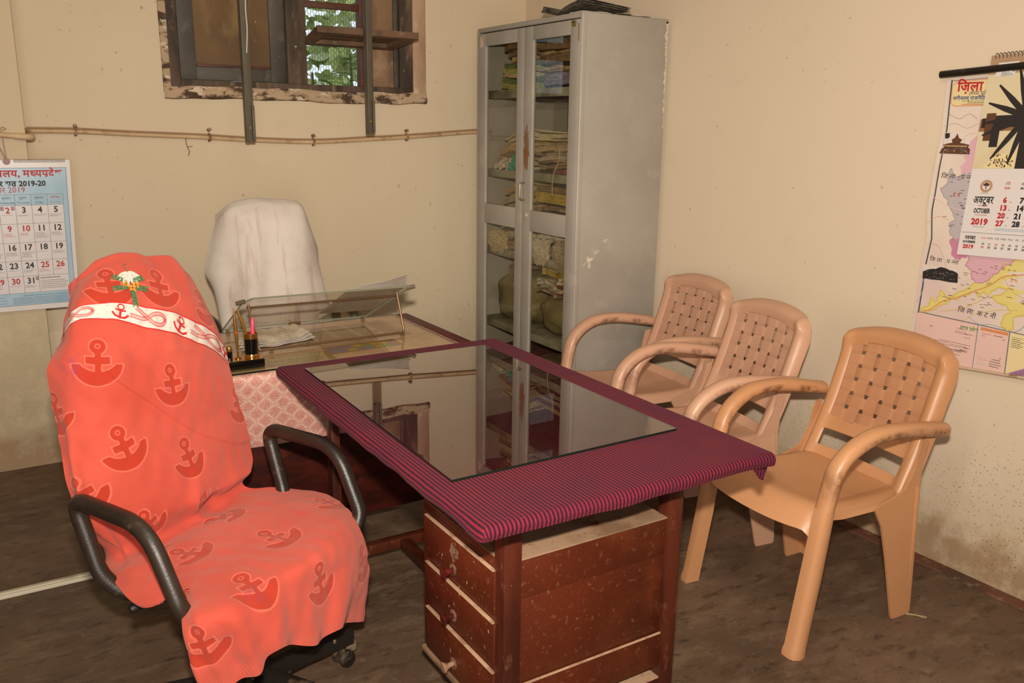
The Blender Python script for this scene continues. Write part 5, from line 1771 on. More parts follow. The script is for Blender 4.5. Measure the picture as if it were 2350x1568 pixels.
# rows: behind, over the top edge, down the front (x across at each row, depth, height)
W_ROWS = [
    [(0.905, 3.83, 0.86), (0.95, 3.815, 0.85), (1.03, 3.81, 0.85), (1.10, 3.81, 0.85), (1.18, 3.81, 0.85), (1.25, 3.815, 0.85), (1.29, 3.83, 0.86)],
    [(0.895, 3.805, 1.10), (0.95, 3.79, 1.135), (1.03, 3.785, 1.145), (1.10, 3.785, 1.147), (1.18, 3.785, 1.14), (1.25, 3.79, 1.125), (1.29, 3.805, 1.06)],
    [(0.885, 3.755, 1.098), (0.938, 3.725, 1.158), (1.025, 3.715, 1.173), (1.10, 3.715, 1.176), (1.177, 3.715, 1.168), (1.247, 3.725, 1.148), (1.288, 3.755, 1.065)],
    [(0.868, 3.745, 1.065), (0.920, 3.690, 1.095), (1.02, 3.665, 1.105), (1.10, 3.662, 1.105), (1.18, 3.665, 1.10), (1.255, 3.690, 1.085), (1.300, 3.745, 1.02)],
    [(0.838, 3.755, 0.965), (0.905, 3.672, 0.985), (1.01, 3.640, 0.985), (1.09, 3.637, 0.985), (1.18, 3.640, 0.985), (1.258, 3.672, 0.985), (1.322, 3.755, 0.955)],
    [(0.832, 3.750, 0.895), (0.893, 3.655, 0.895), (0.99, 3.620, 0.895), (1.08, 3.617, 0.895), (1.18, 3.620, 0.895), (1.262, 3.655, 0.895), (1.312, 3.745, 0.885)],
    [(0.853, 3.725, 0.82), (0.888, 3.640, 0.80), (0.98, 3.600, 0.79), (1.07, 3.597, 0.79), (1.18, 3.600, 0.79), (1.275, 3.630, 0.80), (1.318, 3.700, 0.80)],
    [(0.865, 3.690, 0.70), (0.888, 3.620, 0.68), (0.97, 3.578, 0.67), (1.07, 3.572, 0.67), (1.19, 3.578, 0.67), (1.295, 3.600, 0.68), (1.338, 3.660, 0.70)],
    [(0.872, 3.640, 0.60), (0.895, 3.590, 0.56), (0.97, 3.555, 0.545), (1.07, 3.550, 0.54), (1.19, 3.555, 0.545), (1.300, 3.570, 0.56), (1.345, 3.620, 0.60)],
]
WT = np.array(W_ROWS)
WS = cr_axis(WT, [16] * (len(WT) - 1))
WS = cr_axis(WS.transpose(1, 0, 2), [12] * 6).transpose(1, 0, 2)
WN = normals(WS)
if WN[80, 36, 1] > 0:
    WN = -WN
wu = np.linspace(0, 1, WS.shape[1])[None, :]
wv = np.linspace(0, 1, WS.shape[0])[:, None]
fw = noise2(random.Random(17), 8, 0.5, 2)
Dw = 0.0035 * fw(wu * 2, wv * 2) + sm(wv, 0.22, 0.75) * 0.015 * (np.sin(wu * 21 + 1.2 * wv) * (0.5 + 0.5 * np.sin(wu * 7)))
WS = WS + WN * Dw[..., None]
wt = single('hand_towel', MB().slab(WS, 0.006), M_WTOW, 'white towel draped over the chair back behind the far desk', 'towel', smooth=80)

# ------------------------------------------------------------------ moulded plastic armchairs along the right wall


def plastic(name, c0, c1, c2, dirt):
    m, t = new_mat(name)
    v = t.coord()
    c = t.mix(t.rng(t.noise(v, 2.5, 4), 0.4, 0.68), lin(c0), lin(c1))
    c = t.mix(t.rng(t.noise(v, 8, 5, 0.65), 0.58, 0.8, 0, 0.5), c, lin(c2))
    if dirt:
        f = t.math('MULTIPLY', t.rng(t.noise(v, 9, 6, 0.72), 0.47, 0.60), t.math('MULTIPLY', t.rng(t.xyz(t.n('ShaderNodeNewGeometry').outputs['Normal'])[2], 0.55, 0.0), t.rng(t.xyz(v)[2], 0.46, 0.54)))
        c = t.mix(t.math('MULTIPLY', f, dirt), c, lin('#4d2c1a'))
        c = t.mix(t.math('MULTIPLY', t.rng(t.noise(v, 40, 4, 0.7), 0.62, 0.74, 0, 0.5 * dirt), t.rng(t.xyz(v)[2], 0.46, 0.54)), c, lin('#7d5636'))
    t.put(t.b.inputs['Base Color'], c)
    t.put(t.b.inputs['Roughness'], 0.38)
    t.put(t.b.inputs['Specular IOR Level'], 0.4)
    b = t.n('ShaderNodeBump', {'Height': t.noise(v, 260, 2), 'Strength': 0.05, 'Distance': 0.004})
    t.put(t.b.inputs['Normal'], b.outputs[0])
    return m


def strap_mat(name, c0, c1):
    m, t = new_mat(name)
    v = t.coord()
    x = t.xyz(v)
    c = t.mix(t.rng(t.noise(v, 3, 4), 0.4, 0.68), lin(c0), lin(c1))
    t.put(t.b.inputs['Base Color'], c)
    t.put(t.b.inputs['Roughness'], 0.5)
    t.put(t.b.inputs['Specular IOR Level'], 0.3)
    rib = t.math('SINE', t.math('MULTIPLY', x[2], 1900.0))
    b = t.n('ShaderNodeBump', {'Height': rib, 'Strength': 0.16, 'Distance': 0.002})
    t.put(t.b.inputs['Normal'], b.outputs[0])
    return m


def back_pt(s, t, off=0.0):
    """backrest surface: s across (-1..1), t up (0 seat .. 1 top); off is towards the front"""
    w_ = 0.218 - 0.004 * math.sin(t * 3.0) + 0.004 * t
    z = 0.415 + 0.462 * t
    z -= 0.045 * (abs(s) ** 2.4) * max(0, t - 0.6) / 0.4
    x = -0.205 - 0.155 * t - 0.02 * math.sin(t * 3.14) + 0.018 * s * s
    return (x + off * 0.96, s * w_, z + off * 0.30)


def make_chair(style, label, group):
    mp, ms, ma = style
    t = thing('plastic_armchair', label, 'chair', (0, 0, 0), 0, group)
    # backrest: solid rim around the woven panel, with a slot above the seat
    S_ = np.linspace(-1, 1, 41)
    T_ = np.linspace(-0.02, 1, 53)
    rim = MB()
    ids = {}

    def vid(i, j):
        if (i, j) not in ids:
            s, tt = S_[i], T_[j]
            # the outer edge rolls back
            e = max(0.0, abs(s) - 0.86) / 0.14
            e2 = max(0.0, tt - 0.93) / 0.07
            bul = 0.012 * math.exp(-((abs(s) - 0.88) / 0.10) ** 2) + 0.010 * math.exp(-((tt - 0.93) / 0.07) ** 2)
            k = max(e, e2) if (e < 1 or e2 < 1) else 1
            if e > 0 and e2 > 0:
                k = min(1.0, math.hypot(e, e2))
            off = bul - 0.036 * k ** 2
            # round the upper corners
            cx, cy = 0.80, 0.88
            ss, t2 = s, tt
            if abs(s) > cx and tt > cy:
                dx, dy = (abs(s) - cx) / (1 - cx), (tt - cy) / (1 - cy)
                m_ = max(dx, dy)
                r_ = math.hypot(dx, dy)
                if r_ > 1e-6:
                    f_ = m_ / r_
                    ss = math.copysign(cx + (abs(s) - cx) * f_, s)
                    t2 = cy + (tt - cy) * f_
            rim.v.append(back_pt(ss, t2, off))
            ids[(i, j)] = len(rim.v) - 1
        return ids[(i, j)]

    for i in range(40):
        for j in range(52):
            s = (S_[i] + S_[i + 1]) / 2
            tt = (T_[j] + T_[j + 1]) / 2
            top = 0.865 - 0.05 * s * s
            panel = abs(s) < 0.775 and 0.30 < tt < top
            slot = abs(s) < 0.745 and 0.080 < tt < 0.205
            if panel or slot:
                continue
            rim.f.append((vid(i, j), vid(i + 1, j), vid(i + 1, j + 1), vid(i, j + 1)))
            rim.m.append(0)
    br = part('backrest', rim, mp, t, 50, local=True)
    so = br.modifiers.new('thickness', 'SOLIDIFY')
    so.thickness, so.offset = 0.006, 0.0
    bv = br.modifiers.new('soft', 'BEVEL')
    bv.width, bv.segments, bv.limit_method, bv.angle_limit = 0.002, 2, 'ANGLE', R_(50)
    # woven panel
    wv = MB()
    nC, nR = 6, 6
    s0, s1, t0, t1 = -0.80, 0.80, 0.275, 0.885
    pc, pr = (s1 - s0) / nC, (t1 - t0) / nR
    hw, hh = 0.370, 0.368

    def wave(k, par):
        # +1 over, -1 under, changing at the crossings
        v = math.cos(math.pi * (k - 0.5)) * (1 if par else -1)
        return math.copysign(min(1, abs(v) * 3.5), v)

    for c in range(nC):
        sc = s0 + (c + 0.5) * pc
        P = []
        for k in np.linspace(0, nR, nR * 8 + 1):
            tt = t0 + k * pr
            o = 0.0022 * wave(k, c % 2)
            P.append([back_pt(sc + q * hw * pc, tt, o) for q in (-1, -0.96, 0.96, 1)])
        wv.slab(P, 0.0025)
    for r in range(nR):
        tc = t0 + (r + 0.5) * pr
        P = []
        for k in np.linspace(0, nC, nC * 8 + 1):
            s = s0 + k * pc
            o = -0.0022 * wave(k, r % 2)
            P.append([back_pt(s, tc + q * hh * pr, o) for q in (-1, -0.96, 0.96, 1)])
        wv.slab(P, 0.0025)
    part('woven_panel', wv, ms, t, 40, local=True)
    # seat
    P = []
    for a in np.linspace(0, 1, 30):
        row = []
        for b in np.linspace(-1, 1, 33):
            x = -0.225 + 0.455 * a + 0.030 * (1 - b * b) * max(0, a - 0.5) * 2 - 0.03 * abs(b) ** 4 * max(0, a - 0.6) * 2
            wd = 0.212 + 0.026 * a
            z = 0.424 + 0.016 * a - 0.020 * math.exp(-((a - 0.42) / 0.33) ** 2) * (1 - b * b)
            z -= 0.058 * max(0, (a - 0.84) / 0.16) ** 2
            z -= 0.040 * max(0, (abs(b) - 0.84) / 0.16) ** 2
            z += 0.006 * math.exp(-((a - 0.82) / 0.08) ** 2)
            row.append((x, b * wd, z))
        P.append(row)
    part('seat', MB().slab(P, 0.006), mp, t, 60, local=True)
    for k in (1, -1):
        # front leg
        sec = [(1.0, 0.35), (0.75, 0.75), (0.2, 0.95), (-0.35, 0.95), (-0.9, 0.75), (-1.0, 0.35), (-1.0, -0.6), (1.0, -0.6)]
        pts = [(0.247, k * 0.243, 0.0), (0.2465, k * 0.243, 0.012), (0.241, k * 0.242, 0.03), (0.205, k * 0.240, 0.25), (0.178, k * 0.240, 0.45)]
        lg = MB().tube(pts, 1.0, sec=[(a, b * k) for a, b in sec], up=(1, 0, 0), scale=[(.0275, .031), (.0275, .031), (.0255, .029), (.0255, .029), (.0228, .0282)])
        part('leg', lg, mp, t, 50, local=True)
        # armrest: rises from the leg, bends and runs back to the stile
        ar = fillet([(0.178, k * 0.240, 0.445), (0.150, k * 0.243, 0.585), (0.045, k * 0.252, 0.652), (-0.10, k * 0.256, 0.655), (-0.290, k * 0.240, 0.622)], [0, 0.08, 0.08, 0.08, 0], 8)
        n_ = len(ar)
        asec = [(1.0, 0.30), (0.8, 0.72), (0.35, 0.98), (-0.2, 1.0), (-0.75, 0.72), (-1.0, 0.25), (-1.0, -0.25), (-0.75, -0.72), (-0.2, -1.0), (0.35, -0.98), (0.8, -0.72), (1.0, -0.30)]
        mb = MB().tube(ar, 0.028, sec=asec, up=(0.25, 0, 1), scale=[(0.80, 1.0)] * n_)
        part('armrest', mb, ma, t, 60, local=True)
        # rear leg: broad tapering side with a flange at its back
        out = [(-0.055, 0.395), (-0.140, 0.418), (-0.185, 0.436), (-0.216, 0.490), (-0.236, 0.585), (-0.262, 0.592), (-0.246, 0.44), (-0.252, 0.33), (-0.262, 0.012), (-0.258, 0.0), (-0.182, 0.0), (-0.176, 0.012), (-0.126, 0.22), (-0.094, 0.33)]
        lg = MB().prism(out, lambda a, b, h: (a, k * (0.226 - 0.012 * b / 0.44 + h), b), 0.008)
        fl2 = [(0.232, 0.0), (0.232, 0.44), (0.165, 0.44), (0.185, 0.0)]
        lg.prism(fl2, lambda a, b, h: (-0.258 + 0.022 * (b / 0.44) + h, k * a, b), 0.008)
        part('leg', lg, mp, t, 40, local=True)
        # stile joining the leg to the backrest
        part('stile', MB().tube([back_pt(k * 0.95, q, -0.014) for q in (-0.14, -0.02, 0.12, 0.24, 0.36)], [0.020, 0.024, 0.024, 0.020, 0.014], sec=[(1, .5), (.5, .9), (-.5, .9), (-1, .5), (-1, -.5), (-.5, -.9), (.5, -.9), (1, -.5)], scale=[(.75, .55)] * 5, up=(1, 0, 0)), mp, t, 50, local=True)
    return t


def copy_tree(o, parent=None):
    c = o.copy()
    col.objects.link(c)
    c.parent = parent
    for ch in list(o.children):
        copy_tree(ch, c)
    return c


WARM = (plastic('tan_orange_plastic', '#bd885f', '#b58058', '#a5744e', 0.0), strap_mat('tan_orange_straps', '#b6825f', '#ae7a58'), plastic('grimy_tan_orange_plastic', '#bd885f', '#b58058', '#a5744e', 0.75))
PINK = (plastic('pinkish_tan_plastic', '#c2967a', '#ba8e73', '#ac8369', 0.0), strap_mat('pinkish_tan_straps', '#bd9177', '#b4886f'), plastic('grimy_pinkish_tan_plastic', '#c2967a', '#ba8e73', '#ac8369', 0.6))
G3 = 'plastic armchairs along the right wall'
ca = make_chair(WARM, 'orange tan plastic armchair with a grimy armrest, nearest the camera', G3)
ca.location, ca.rotation_euler = (2.183, 1.693, 0), (0, 0, R_(180 - 5.0))
cb = make_chair(PINK, 'middle pinkish tan plastic armchair of the row along the right wall', G3)
cb.location, cb.rotation_euler = (2.20, 2.270, 0), (0, 0, R_(180 - 8.5))
cc = copy_tree(cb)
cc['label'] = 'farthest plastic armchair, beside the grey steel cabinet'
cc.location, cc.rotation_euler = (2.375, 2.815, 0), (0, 0, R_(180 - 4.0))

# loop of thread on the floor
single('thread_loop', MB().tube(spline([(2.405, 1.445, 0.002), (2.418, 1.428, 0.003), (2.440, 1.402, 0.002), (2.446, 1.392, 0.003), (2.436, 1.392, 0.002), (2.424, 1.412, 0.004), (2.404, 1.436, 0.002)], 6), 0.0016, 6), mat('pale_thread', '#a08a66', 0.9),
       'loop of pale thread on the floor by the rear leg of the nearest plastic chair', 'thread', smooth=60)

# ------------------------------------------------------------------ printed things on the walls
INK = {k: mat('ink_' + k, c, 0.55) for k, c in (('black', '#211d1b'), ('red', '#b3262a'), ('blue', '#3a4a78'), ('grey', '#6a6460'), ('skyblue', '#9fbccb'), ('paper', '#d8cfc9'), ('palegrey', '#948c88'),
       ('mauve', '#8d7fa0'), ('cream', '#dcc795'), ('pink', '#d0a3ac'), ('rose', '#c17c96'), ('yellow', '#d6c578'), ('deepyellow', '#cdb148'), ('mapgrey', '#b2a6a8'), ('orange', '#cf8456'), ('salmon', '#dab5aa'),
       ('green', '#6f8a54'), ('brown', '#5b3a28'), ('tan', '#b08a5e'), ('charcoal', '#2a2522'), ('pale', '#d5c7bd'), ('waterblue', '#8fa6b4'), ('violet', '#a87aa0'))}
KEYS = list(INK)
ALLINK = [INK[k] for k in KEYS]
K = {k: i for i, k in enumerate(KEYS)}
M_GLOSSP = mat('glossy_calendar_paper', '#d6cdc9', 0.28, spec=0.45)
M_BLUEP = mat('pale_blue_print', '#a3bccb', 0.28, spec=0.45, layers=[('#94b2c4', 5, 0.45, 0.65)])
M_WIRE = mat('spiral_wire', '#5a534c', 0.35, metal=0.6)


def bar(mb, fn, x0, y0, x1, y1, mi):
    mb.poly([(x0, y0), (x1, y0), (x1, y1), (x0, y1)], fn, mi)


def micro(mb, fn, x0, x1, ys, mi, rs, h=0.0013, lo=0.55):
    """rows of print too small to read: short uneven dashes"""
    for y in ys:
        x = x0
        xe = x0 + (x1 - x0) * rs.uniform(lo, 1)
        while x < xe:
            w_ = rs.uniform(0.002, 0.007)
            bar(mb, fn, x, y, min(x + w_, x1), y + h, mi)
            x += w_ + 0.0011


# --- wall calendar on the pier (left): plane y = 4.16
cl = thing('wall_calendar', 'white and blue October wall calendar hanging on the pier behind the orange towel', 'calendar', (0.14, 4.165, 0.71))
CXa, CXb, CZa, CZb = -0.115, 0.0, 0.0, 0.0
nzc = noise2(random.Random(41), 5, 0.3, 1.2)


def cal(x, z, h=0.0):
    """x, z on the wall in metres; the sheet bellies out a little and its foot hangs free"""
    b = 0.010 + 0.012 * ((1.335 - z) / 0.62) ** 2 + 0.0018 * float(nzc(x * 2, z * 2))
    xs = x - 0.020 * (1.335 - z) / 0.62 * (x - 0.1) / 0.3
    return (xs, 4.176 - b - h, z)


xs_ = np.linspace(-0.115, 0.397, 22)
zs_ = np.linspace(1.337, 0.713, 22)
part('sheet', MB().slab([[cal(x, z) for z in zs_] for x in xs_], 0.0012, nrm=(0, -1, 0)), M_GLOSSP, cl, 60)
HH = 0.0012
pf = lambda x, z: cal(x, z, HH)
P = [[cal(x, z, 0.0006) for z in np.linspace(1.306, 0.735, 20)] for x in np.linspace(-0.10, 0.381, 20)]
part('printed_field', MB().grid(P), M_BLUEP, cl, 60, fix=False)
mb = MB()
f2 = lambda x, z: cal(x, z, 0.0009)
X0, PW = -0.064, 0.0607
XE = X0 + 7 * PW
ZT, ZH = 1.197, 1.153
ROWS = [1.153, 1.077, 0.998, 0.922, 0.858 - 0.001, 0.787]
# white grid field
for i in range(7):
    for j in range(5):
        x0, z1, z0 = X0 + i * PW, ROWS[j], ROWS[j + 1]
        P = [[f2(x, z) for z in (z1, z0)] for x in (x0, x0 + PW / 2, x0 + PW)]
        mb.grid(P, 0)
part('day_grid', mb, [mat('calendar_white', '#d5cccb', 0.3, spec=0.45)], cl, 60, fix=False)
mb = MB()
for i in range(8):
    for j in range(6):
        x = X0 + i * PW
        za, zb_ = (ZT, ROWS[0]) if j == 0 else (ROWS[j - 1], ROWS[j])
        if j == 5 and i in (6,):
            continue
        bar(mb, pf, x - 0.0007, zb_, x + 0.0007, za, K['grey'])
for z in [ZT] + ROWS:
    for k in range(14):
        bar(mb, pf, X0 + k * PW / 2, z - 0.0006, X0 + (k + 1) * PW / 2, z + 0.0006, K['grey'])
for k in range(10):
    za = 1.306 - k * 0.0571
    bar(mb, pf, 0.3795, za - 0.0571, 0.381, za, K['blue'])
    bar(mb, pf, -0.10 + k * 0.0481, 1.3045, -0.10 + (k + 1) * 0.0481, 1.306, K['blue'])
    bar(mb, pf, -0.10 + k * 0.0481, 0.735, -0.10 + (k + 1) * 0.0481, 0.7365, K['blue'])
part('grid_lines', mb, ALLINK, cl, 0, fix=False)
mb = MB()
mb.text('लनालय, मध्यप्रदेश', pf, 0.365, 1.258 + 0.012, 0.040, K['red'], 'RIGHT', 0.0012)
mb.text('ण्डर सत्र 2019-20', pf, 0.300, 1.240 - 0.008, 0.030, K['black'], 'RIGHT', 0.0012)
mb.text('अक्टूबर 2019', pf, 0.222, 1.206, 0.032, K['red'], 'RIGHT', 0.0)
for i, (hd, en) in enumerate((('रविवार', 'Sunday'), ('सोमवार', 'Monday'), ('मंगलवार', 'Tuesday'), ('बुधवार', 'Wednesday'), ('गुरुवार', 'Thursday'), ('शुक्रवार', 'Friday'), ('शनिवार', 'Saturday'))):
    x = X0 + (i + 0.5) * PW
    mb.text(hd, pf, x, 1.179, 0.0135, K['red' if i == 6 else 'blue'], 'CENTER')
    mb.text(en, pf, x, 1.160, 0.0130, K['mauve' if i == 6 else 'blue'], 'CENTER')
rs = random.Random(51)
RED = {2, 6, 8, 9, 10, 13, 20, 25, 26, 27, 28, 29, 30}
for d in range(1, 32):
    c, r = (d + 1) % 7, (d + 1) // 7
    x, z = X0 + c * PW, ROWS[r]
    kc = K['red'] if d in RED else K['black']
    mb.text(str(d), pf, x + PW * 0.5, z - 0.031, 0.034, kc, 'CENTER', 0.0009)
    micro(mb, pf, x + 0.005, x + PW - 0.006, [z - 0.040 - 0.0042 * q for q in range(rs.randint(1, 6))], K['red'] if d in RED else K['grey'], rs)
micro(mb, pf, X0 + 5 * PW + 0.006, XE - 0.006, [ROWS[4] - 0.012], K['black'], rs, 0.003)
micro(mb, pf, X0 + 5 * PW + 0.006, XE - 0.006, [ROWS[4] - 0.024 - 0.008 * q for q in range(5)], K['palegrey'], rs, 0.003, 0.85)
micro(mb, pf, 0.17, 0.36, [0.774], K['blue'], rs, 0.002, 0.9)
micro(mb, pf, 0.13, 0.37, [0.766 - 0.006 * q for q in range(5)], K['blue'], rs, 0.0016, 0.9)
micro(mb, pf, -0.09, 0.11, [0.77 - 0.012 * q for q in range(3)], K['blue'], rs, 0.0016, 0.9)
part('lettering', mb, ALLINK, cl, 0, fix=False)
mb = MB()
for x, z in ((X0 + 3 * PW + 0.004, ROWS[0] - 0.004), (X0 + 4 * PW - 0.017, ROWS[0] - 0.004), (X0 + 5 * PW - 0.013, ROWS[4] - 0.003)):
    bar(mb, pf, x, z - 0.016, x + 0.013, z, 0)
    mb.poly([(x + 0.0065 + 0.004 * math.cos(a), z - 0.007 + 0.005 * math.sin(a)) for a in np.linspace(0, 6.28, 11)[:-1]], lambda a, b: cal(a, b, 0.0016), 1)
part('picture_stamp', mb, [INK['mauve'], INK['orange']], cl, 0, fix=False)
mb = MB()
for k in range(46):
    x = 0.192 + k * 0.0041
    mb.tube([cal(x, 1.327, 0.002), cal(x + 0.0006, 1.338, 0.004), cal(x + 0.0012, 1.341, -0.001)], 0.0008, 4)
part('spiral_binding', mb, M_WIRE, cl, 0)
part('hanging_cord', MB().tube([(0.145, 4.164, 1.462), (0.142, 4.164, 1.40), (0.164, 4.164, 1.338)], 0.0025, 6).tube([(0.16, 4.163, 1.46), (0.162, 4.163, 1.40), (0.166, 4.163, 1.338)], 0.002, 6)
     .lathe([(0.014, 0), (0.014, 0.003)], (0.165, 4.166, 1.332), (0, -1, 0), 20), mat('mauve_cord', '#a98a86', 0.8), cl)

# --- district map on the right wall: plane x = XR
dm = thing('district_map', 'large paper district map on a black rod hanging on the right wall', 'wall map', (2.80, 1.36, 0.72))
nzm = noise2(random.Random(61), 6, 0.4, 1.4)


def mp_(y, z, h=0.0):
    b = 0.008 + 0.007 * (1 + float(nzm(y * 1.5, z * 1.5))) * min(1.0, max(0.0, (1.69 - z) / 0.3))
    return (XR - b - h, y, z)


EDGE = [(1.695, 1.784), (1.60, 1.781), (1.50, 1.777), (1.40, 1.781), (1.30, 1.782), (1.24, 1.785), (1.15, 1.775), (1.05, 1.790), (0.95, 1.795), (0.87, 1.799), (0.80, 1.801), (0.70, 1.803)]
ez, ey = [e[0] for e in EDGE][::-1], [e[1] for e in EDGE][::-1]
zb_fn = lambda y: 0.716 + (1.80 - y) * 0.075 + 0.004 * math.sin(y * 40)
zt_fn = lambda y: 1.672 + (1.80 - y) * 0.05
P = []
for a in np.linspace(0, 1, 40):
    row = []
    for b in np.linspace(0, 1, 40):
        y = 0.98 + (1.80 - 0.98) * a
        z = zb_fn(y) + (zt_fn(y) - zb_fn(y)) * b
        if a > 0.95:
            y = y + (float(np.interp(z, ez, ey)) - 1.80) * (a - 0.9) / 0.1
        row.append(mp_(y, z))
    P.append(row)
M_MAP = mat('map_paper', '#d9c7b8', 0.4, spec=0.4, layers=[('#d2b9b0', 3, 0.45, 0.65)])
part('sheet', MB().slab(P, 0.0012, nrm=(-1, 0, 0)), M_MAP, dm, 60)
part('hanging_rod', MB().tube([(XR - 0.020, 1.800, 1.686), (XR - 0.020, 0.95, 1.735)], 0.0115, 14), mat('black_rod', '#1d1814', 0.35, layers=[('#4a4038', 10, 0.6, 0.75)]), dm)
part('bottom_batten', MB().tube([(XR - 0.016, 1.80, 0.714), (XR - 0.016, 1.39, 0.746), (XR - 0.016, 0.98, 0.776)], 0.0055, 8), mat('batten_paper', '#bfa48a', 0.7, layers=[('#7d5c44', 14, 0.55, 0.65)]), dm)
yl = lambda z: float(np.interp(z, ez, ey))
m1 = lambda y, z: mp_(y, z, 0.0008)
m2 = lambda y, z: mp_(y, z, 0.0013)
m3 = lambda y, z: mp_(y, z, 0.0018)
m4 = lambda y, z: mp_(y, z, 0.0023)
mb = MB()
zz = np.linspace(0.722, 1.668, 50)
mb.grid([[m1(yl(z) - 0.0165, z), m1(yl(z) - 0.0205, z)] for z in zz], K['charcoal'])
mb.grid([[m1(yl(z) - 0.0135, z), m1(yl(z) - 0.0145, z)] for z in zz], K['waterblue'])
ribbon([(1.762, 1.665), (1.40, 1.683), (1.0, 1.703)], 0.002, m1, K['grey'])
ribbon([(1.782, 0.888), (1.55, 0.884), (1.30, 0.880), (1.0, 0.876)], 0.003, m1, K['grey'])
part('frame_lines', mb, ALLINK, dm, 0, fix=False)
mb = MB()
# title box
tb = [(1.747, 1.662), (1.760, 1.65), (1.758, 1.60), (1.752, 1.588), (1.735, 1.585), (1.36, 1.593), (1.36, 1.682)]
mb.poly(tb, m1, K['cream'])
ribbon(tb + [tb[0]], 0.0022, m2, K['orange'])
rs = random.Random(71)


def ragged(pts, amp, rs, per=5):
    out = []
    n = len(pts)
    for i in range(n):
        a, b = pts[i], pts[(i + 1) % n]
        for k in range(per):
            t = k / per
            j = amp if k else 0
            out.append((a[0] + (b[0] - a[0]) * t + rs.uniform(-j, j), a[1] + (b[1] - a[1]) * t + rs.uniform(-j, j)))
    return out


# pink strip and grey district seen left of the calendar
reg = ragged([(1.672, 1.475), (1.690, 1.452), (1.688, 1.43), (1.676, 1.415), (1.690, 1.395), (1.685, 1.37), (1.60, 1.37), (1.60, 1.50), (1.655, 1.49)], 0.004, rs)
mb.poly(reg, m1, K['pink'])
reg = ragged([(1.720, 1.385), (1.700, 1.358), (1.66, 1.372), (1.58, 1.36), (1.58, 1.15), (1.668, 1.148), (1.690, 1.165), (1.700, 1.20), (1.682, 1.222), (1.708, 1.262), (1.735, 1.30), (1.747, 1.318), (1.727, 1.335), (1.728, 1.36)], 0.005, rs)
mb.poly(reg, m1, K['mapgrey'])
ribbon(reg + [reg[0]], 0.0012, m2, K['grey'])
reg = ragged([(1.692, 1.153), (1.655, 1.16), (1.62, 1.11), (1.655, 1.085), (1.680, 1.098)], 0.004, rs)
mb.poly(reg, m1, K['rose'])
# the large yellow district with its tail running down-left, and the pink one above it
yel = ragged([(1.776, 0.897), (1.745, 0.915), (1.742, 0.945), (1.716, 0.935), (1.708, 0.978), (1.684, 0.952), (1.655, 0.972), (1.62, 0.992), (1.598, 1.015), (1.572, 1.030), (1.588, 1.062), (1.53, 1.08), (1.45, 1.118), (1.30, 1.14), (1.10, 1.13),
              (1.06, 1.00), (1.20, 0.93), (1.36, 0.952), (1.405, 0.975), (1.418, 0.945), (1.452, 0.930), (1.445, 0.893), (1.470, 0.885), (1.488, 0.905), (1.478, 0.935), (1.462, 0.945), (1.475, 0.962), (1.508, 0.968), (1.530, 0.985), (1.500, 0.995), (1.478, 1.02), (1.512, 1.018), (1.545, 0.985), (1.556, 1.0), (1.575, 0.972), (1.585, 0.998), (1.622, 0.972), (1.652, 0.952), (1.660, 0.966), (1.672, 0.945), (1.70, 0.925), (1.735, 0.900), (1.755, 0.892)], 0.0035, rs, 4)
mb.poly(yel, m1, K['yellow'])
ribbon(yel + [yel[0]], 0.0035, m2, K['deepyellow'])
reg = ragged([(1.628, 1.112), (1.614, 1.095), (1.630, 1.072), (1.605, 1.055), (1.604, 1.030), (1.575, 1.022), (1.545, 1.035), (1.53, 1.058), (1.515, 1.068), (1.50, 1.092), (1.48, 1.10), (1.44, 1.16), (1.62, 1.16)], 0.004, rs)
mb.poly(reg, m2, K['pink'])
ribbon(reg + [reg[0]], 0.003, m3, K['rose'])
# roads and rivers
ribbon(spline([(1.762, 0.893), (1.735, 0.905), (1.70, 0.937), (1.655, 0.957), (1.60, 0.987), (1.54, 1.02), (1.498, 1.055), (1.44, 1.07), (1.35, 1.10), (1.2, 1.11)], 5), 0.0030, m3, K['orange'])
for pts, c, w_ in (([(1.786, 1.02), (1.77, 0.99), (1.775, 0.955), (1.79, 0.92)], 'waterblue', 0.0015), ([(1.60, 0.905), (1.56, 0.886), (1.52, 0.893), (1.47, 0.888)], 'waterblue', 0.002), ([(1.44, 0.885), (1.42, 0.90), (1.38, 0.95), (1.33, 0.94)], 'waterblue', 0.003),
                   ([(1.74, 1.44), (1.70, 1.455), (1.69, 1.49), (1.66, 1.50)], 'orange', 0.001), ([(1.77, 1.29), (1.72, 1.265), (1.66, 1.25)], 'salmon', 0.002), ([(1.78, 1.20), (1.74, 1.225), (1.70, 1.215)], 'orange', 0.001), ([(1.775, 1.13), (1.73, 1.125), (1.70, 1.07), (1.69, 1.02)], 'tan', 0.001),
                   ([(1.70, 0.905), (1.63, 0.925), (1.55, 0.975)], 'deepyellow', 0.002), ([(1.62, 0.885), (1.57, 0.92), (1.50, 0.945), (1.44, 0.955)], 'deepyellow', 0.0015), ([(1.50, 1.055), (1.46, 1.01), (1.40, 0.99)], 'orange', 0.001), ([(1.76, 1.56), (1.72, 1.545), (1.69, 1.56), (1.66, 1.545)], 'grey', 0.0009),
                   ([(1.77, 1.52), (1.73, 1.53), (1.69, 1.515), (1.655, 1.53)], 'palegrey', 0.0009)):
    ribbon(spline(pts, 5), w_, m3, K[c])
part('map_regions', mb, ALLINK, dm, 0, fix=False)
mb = MB()
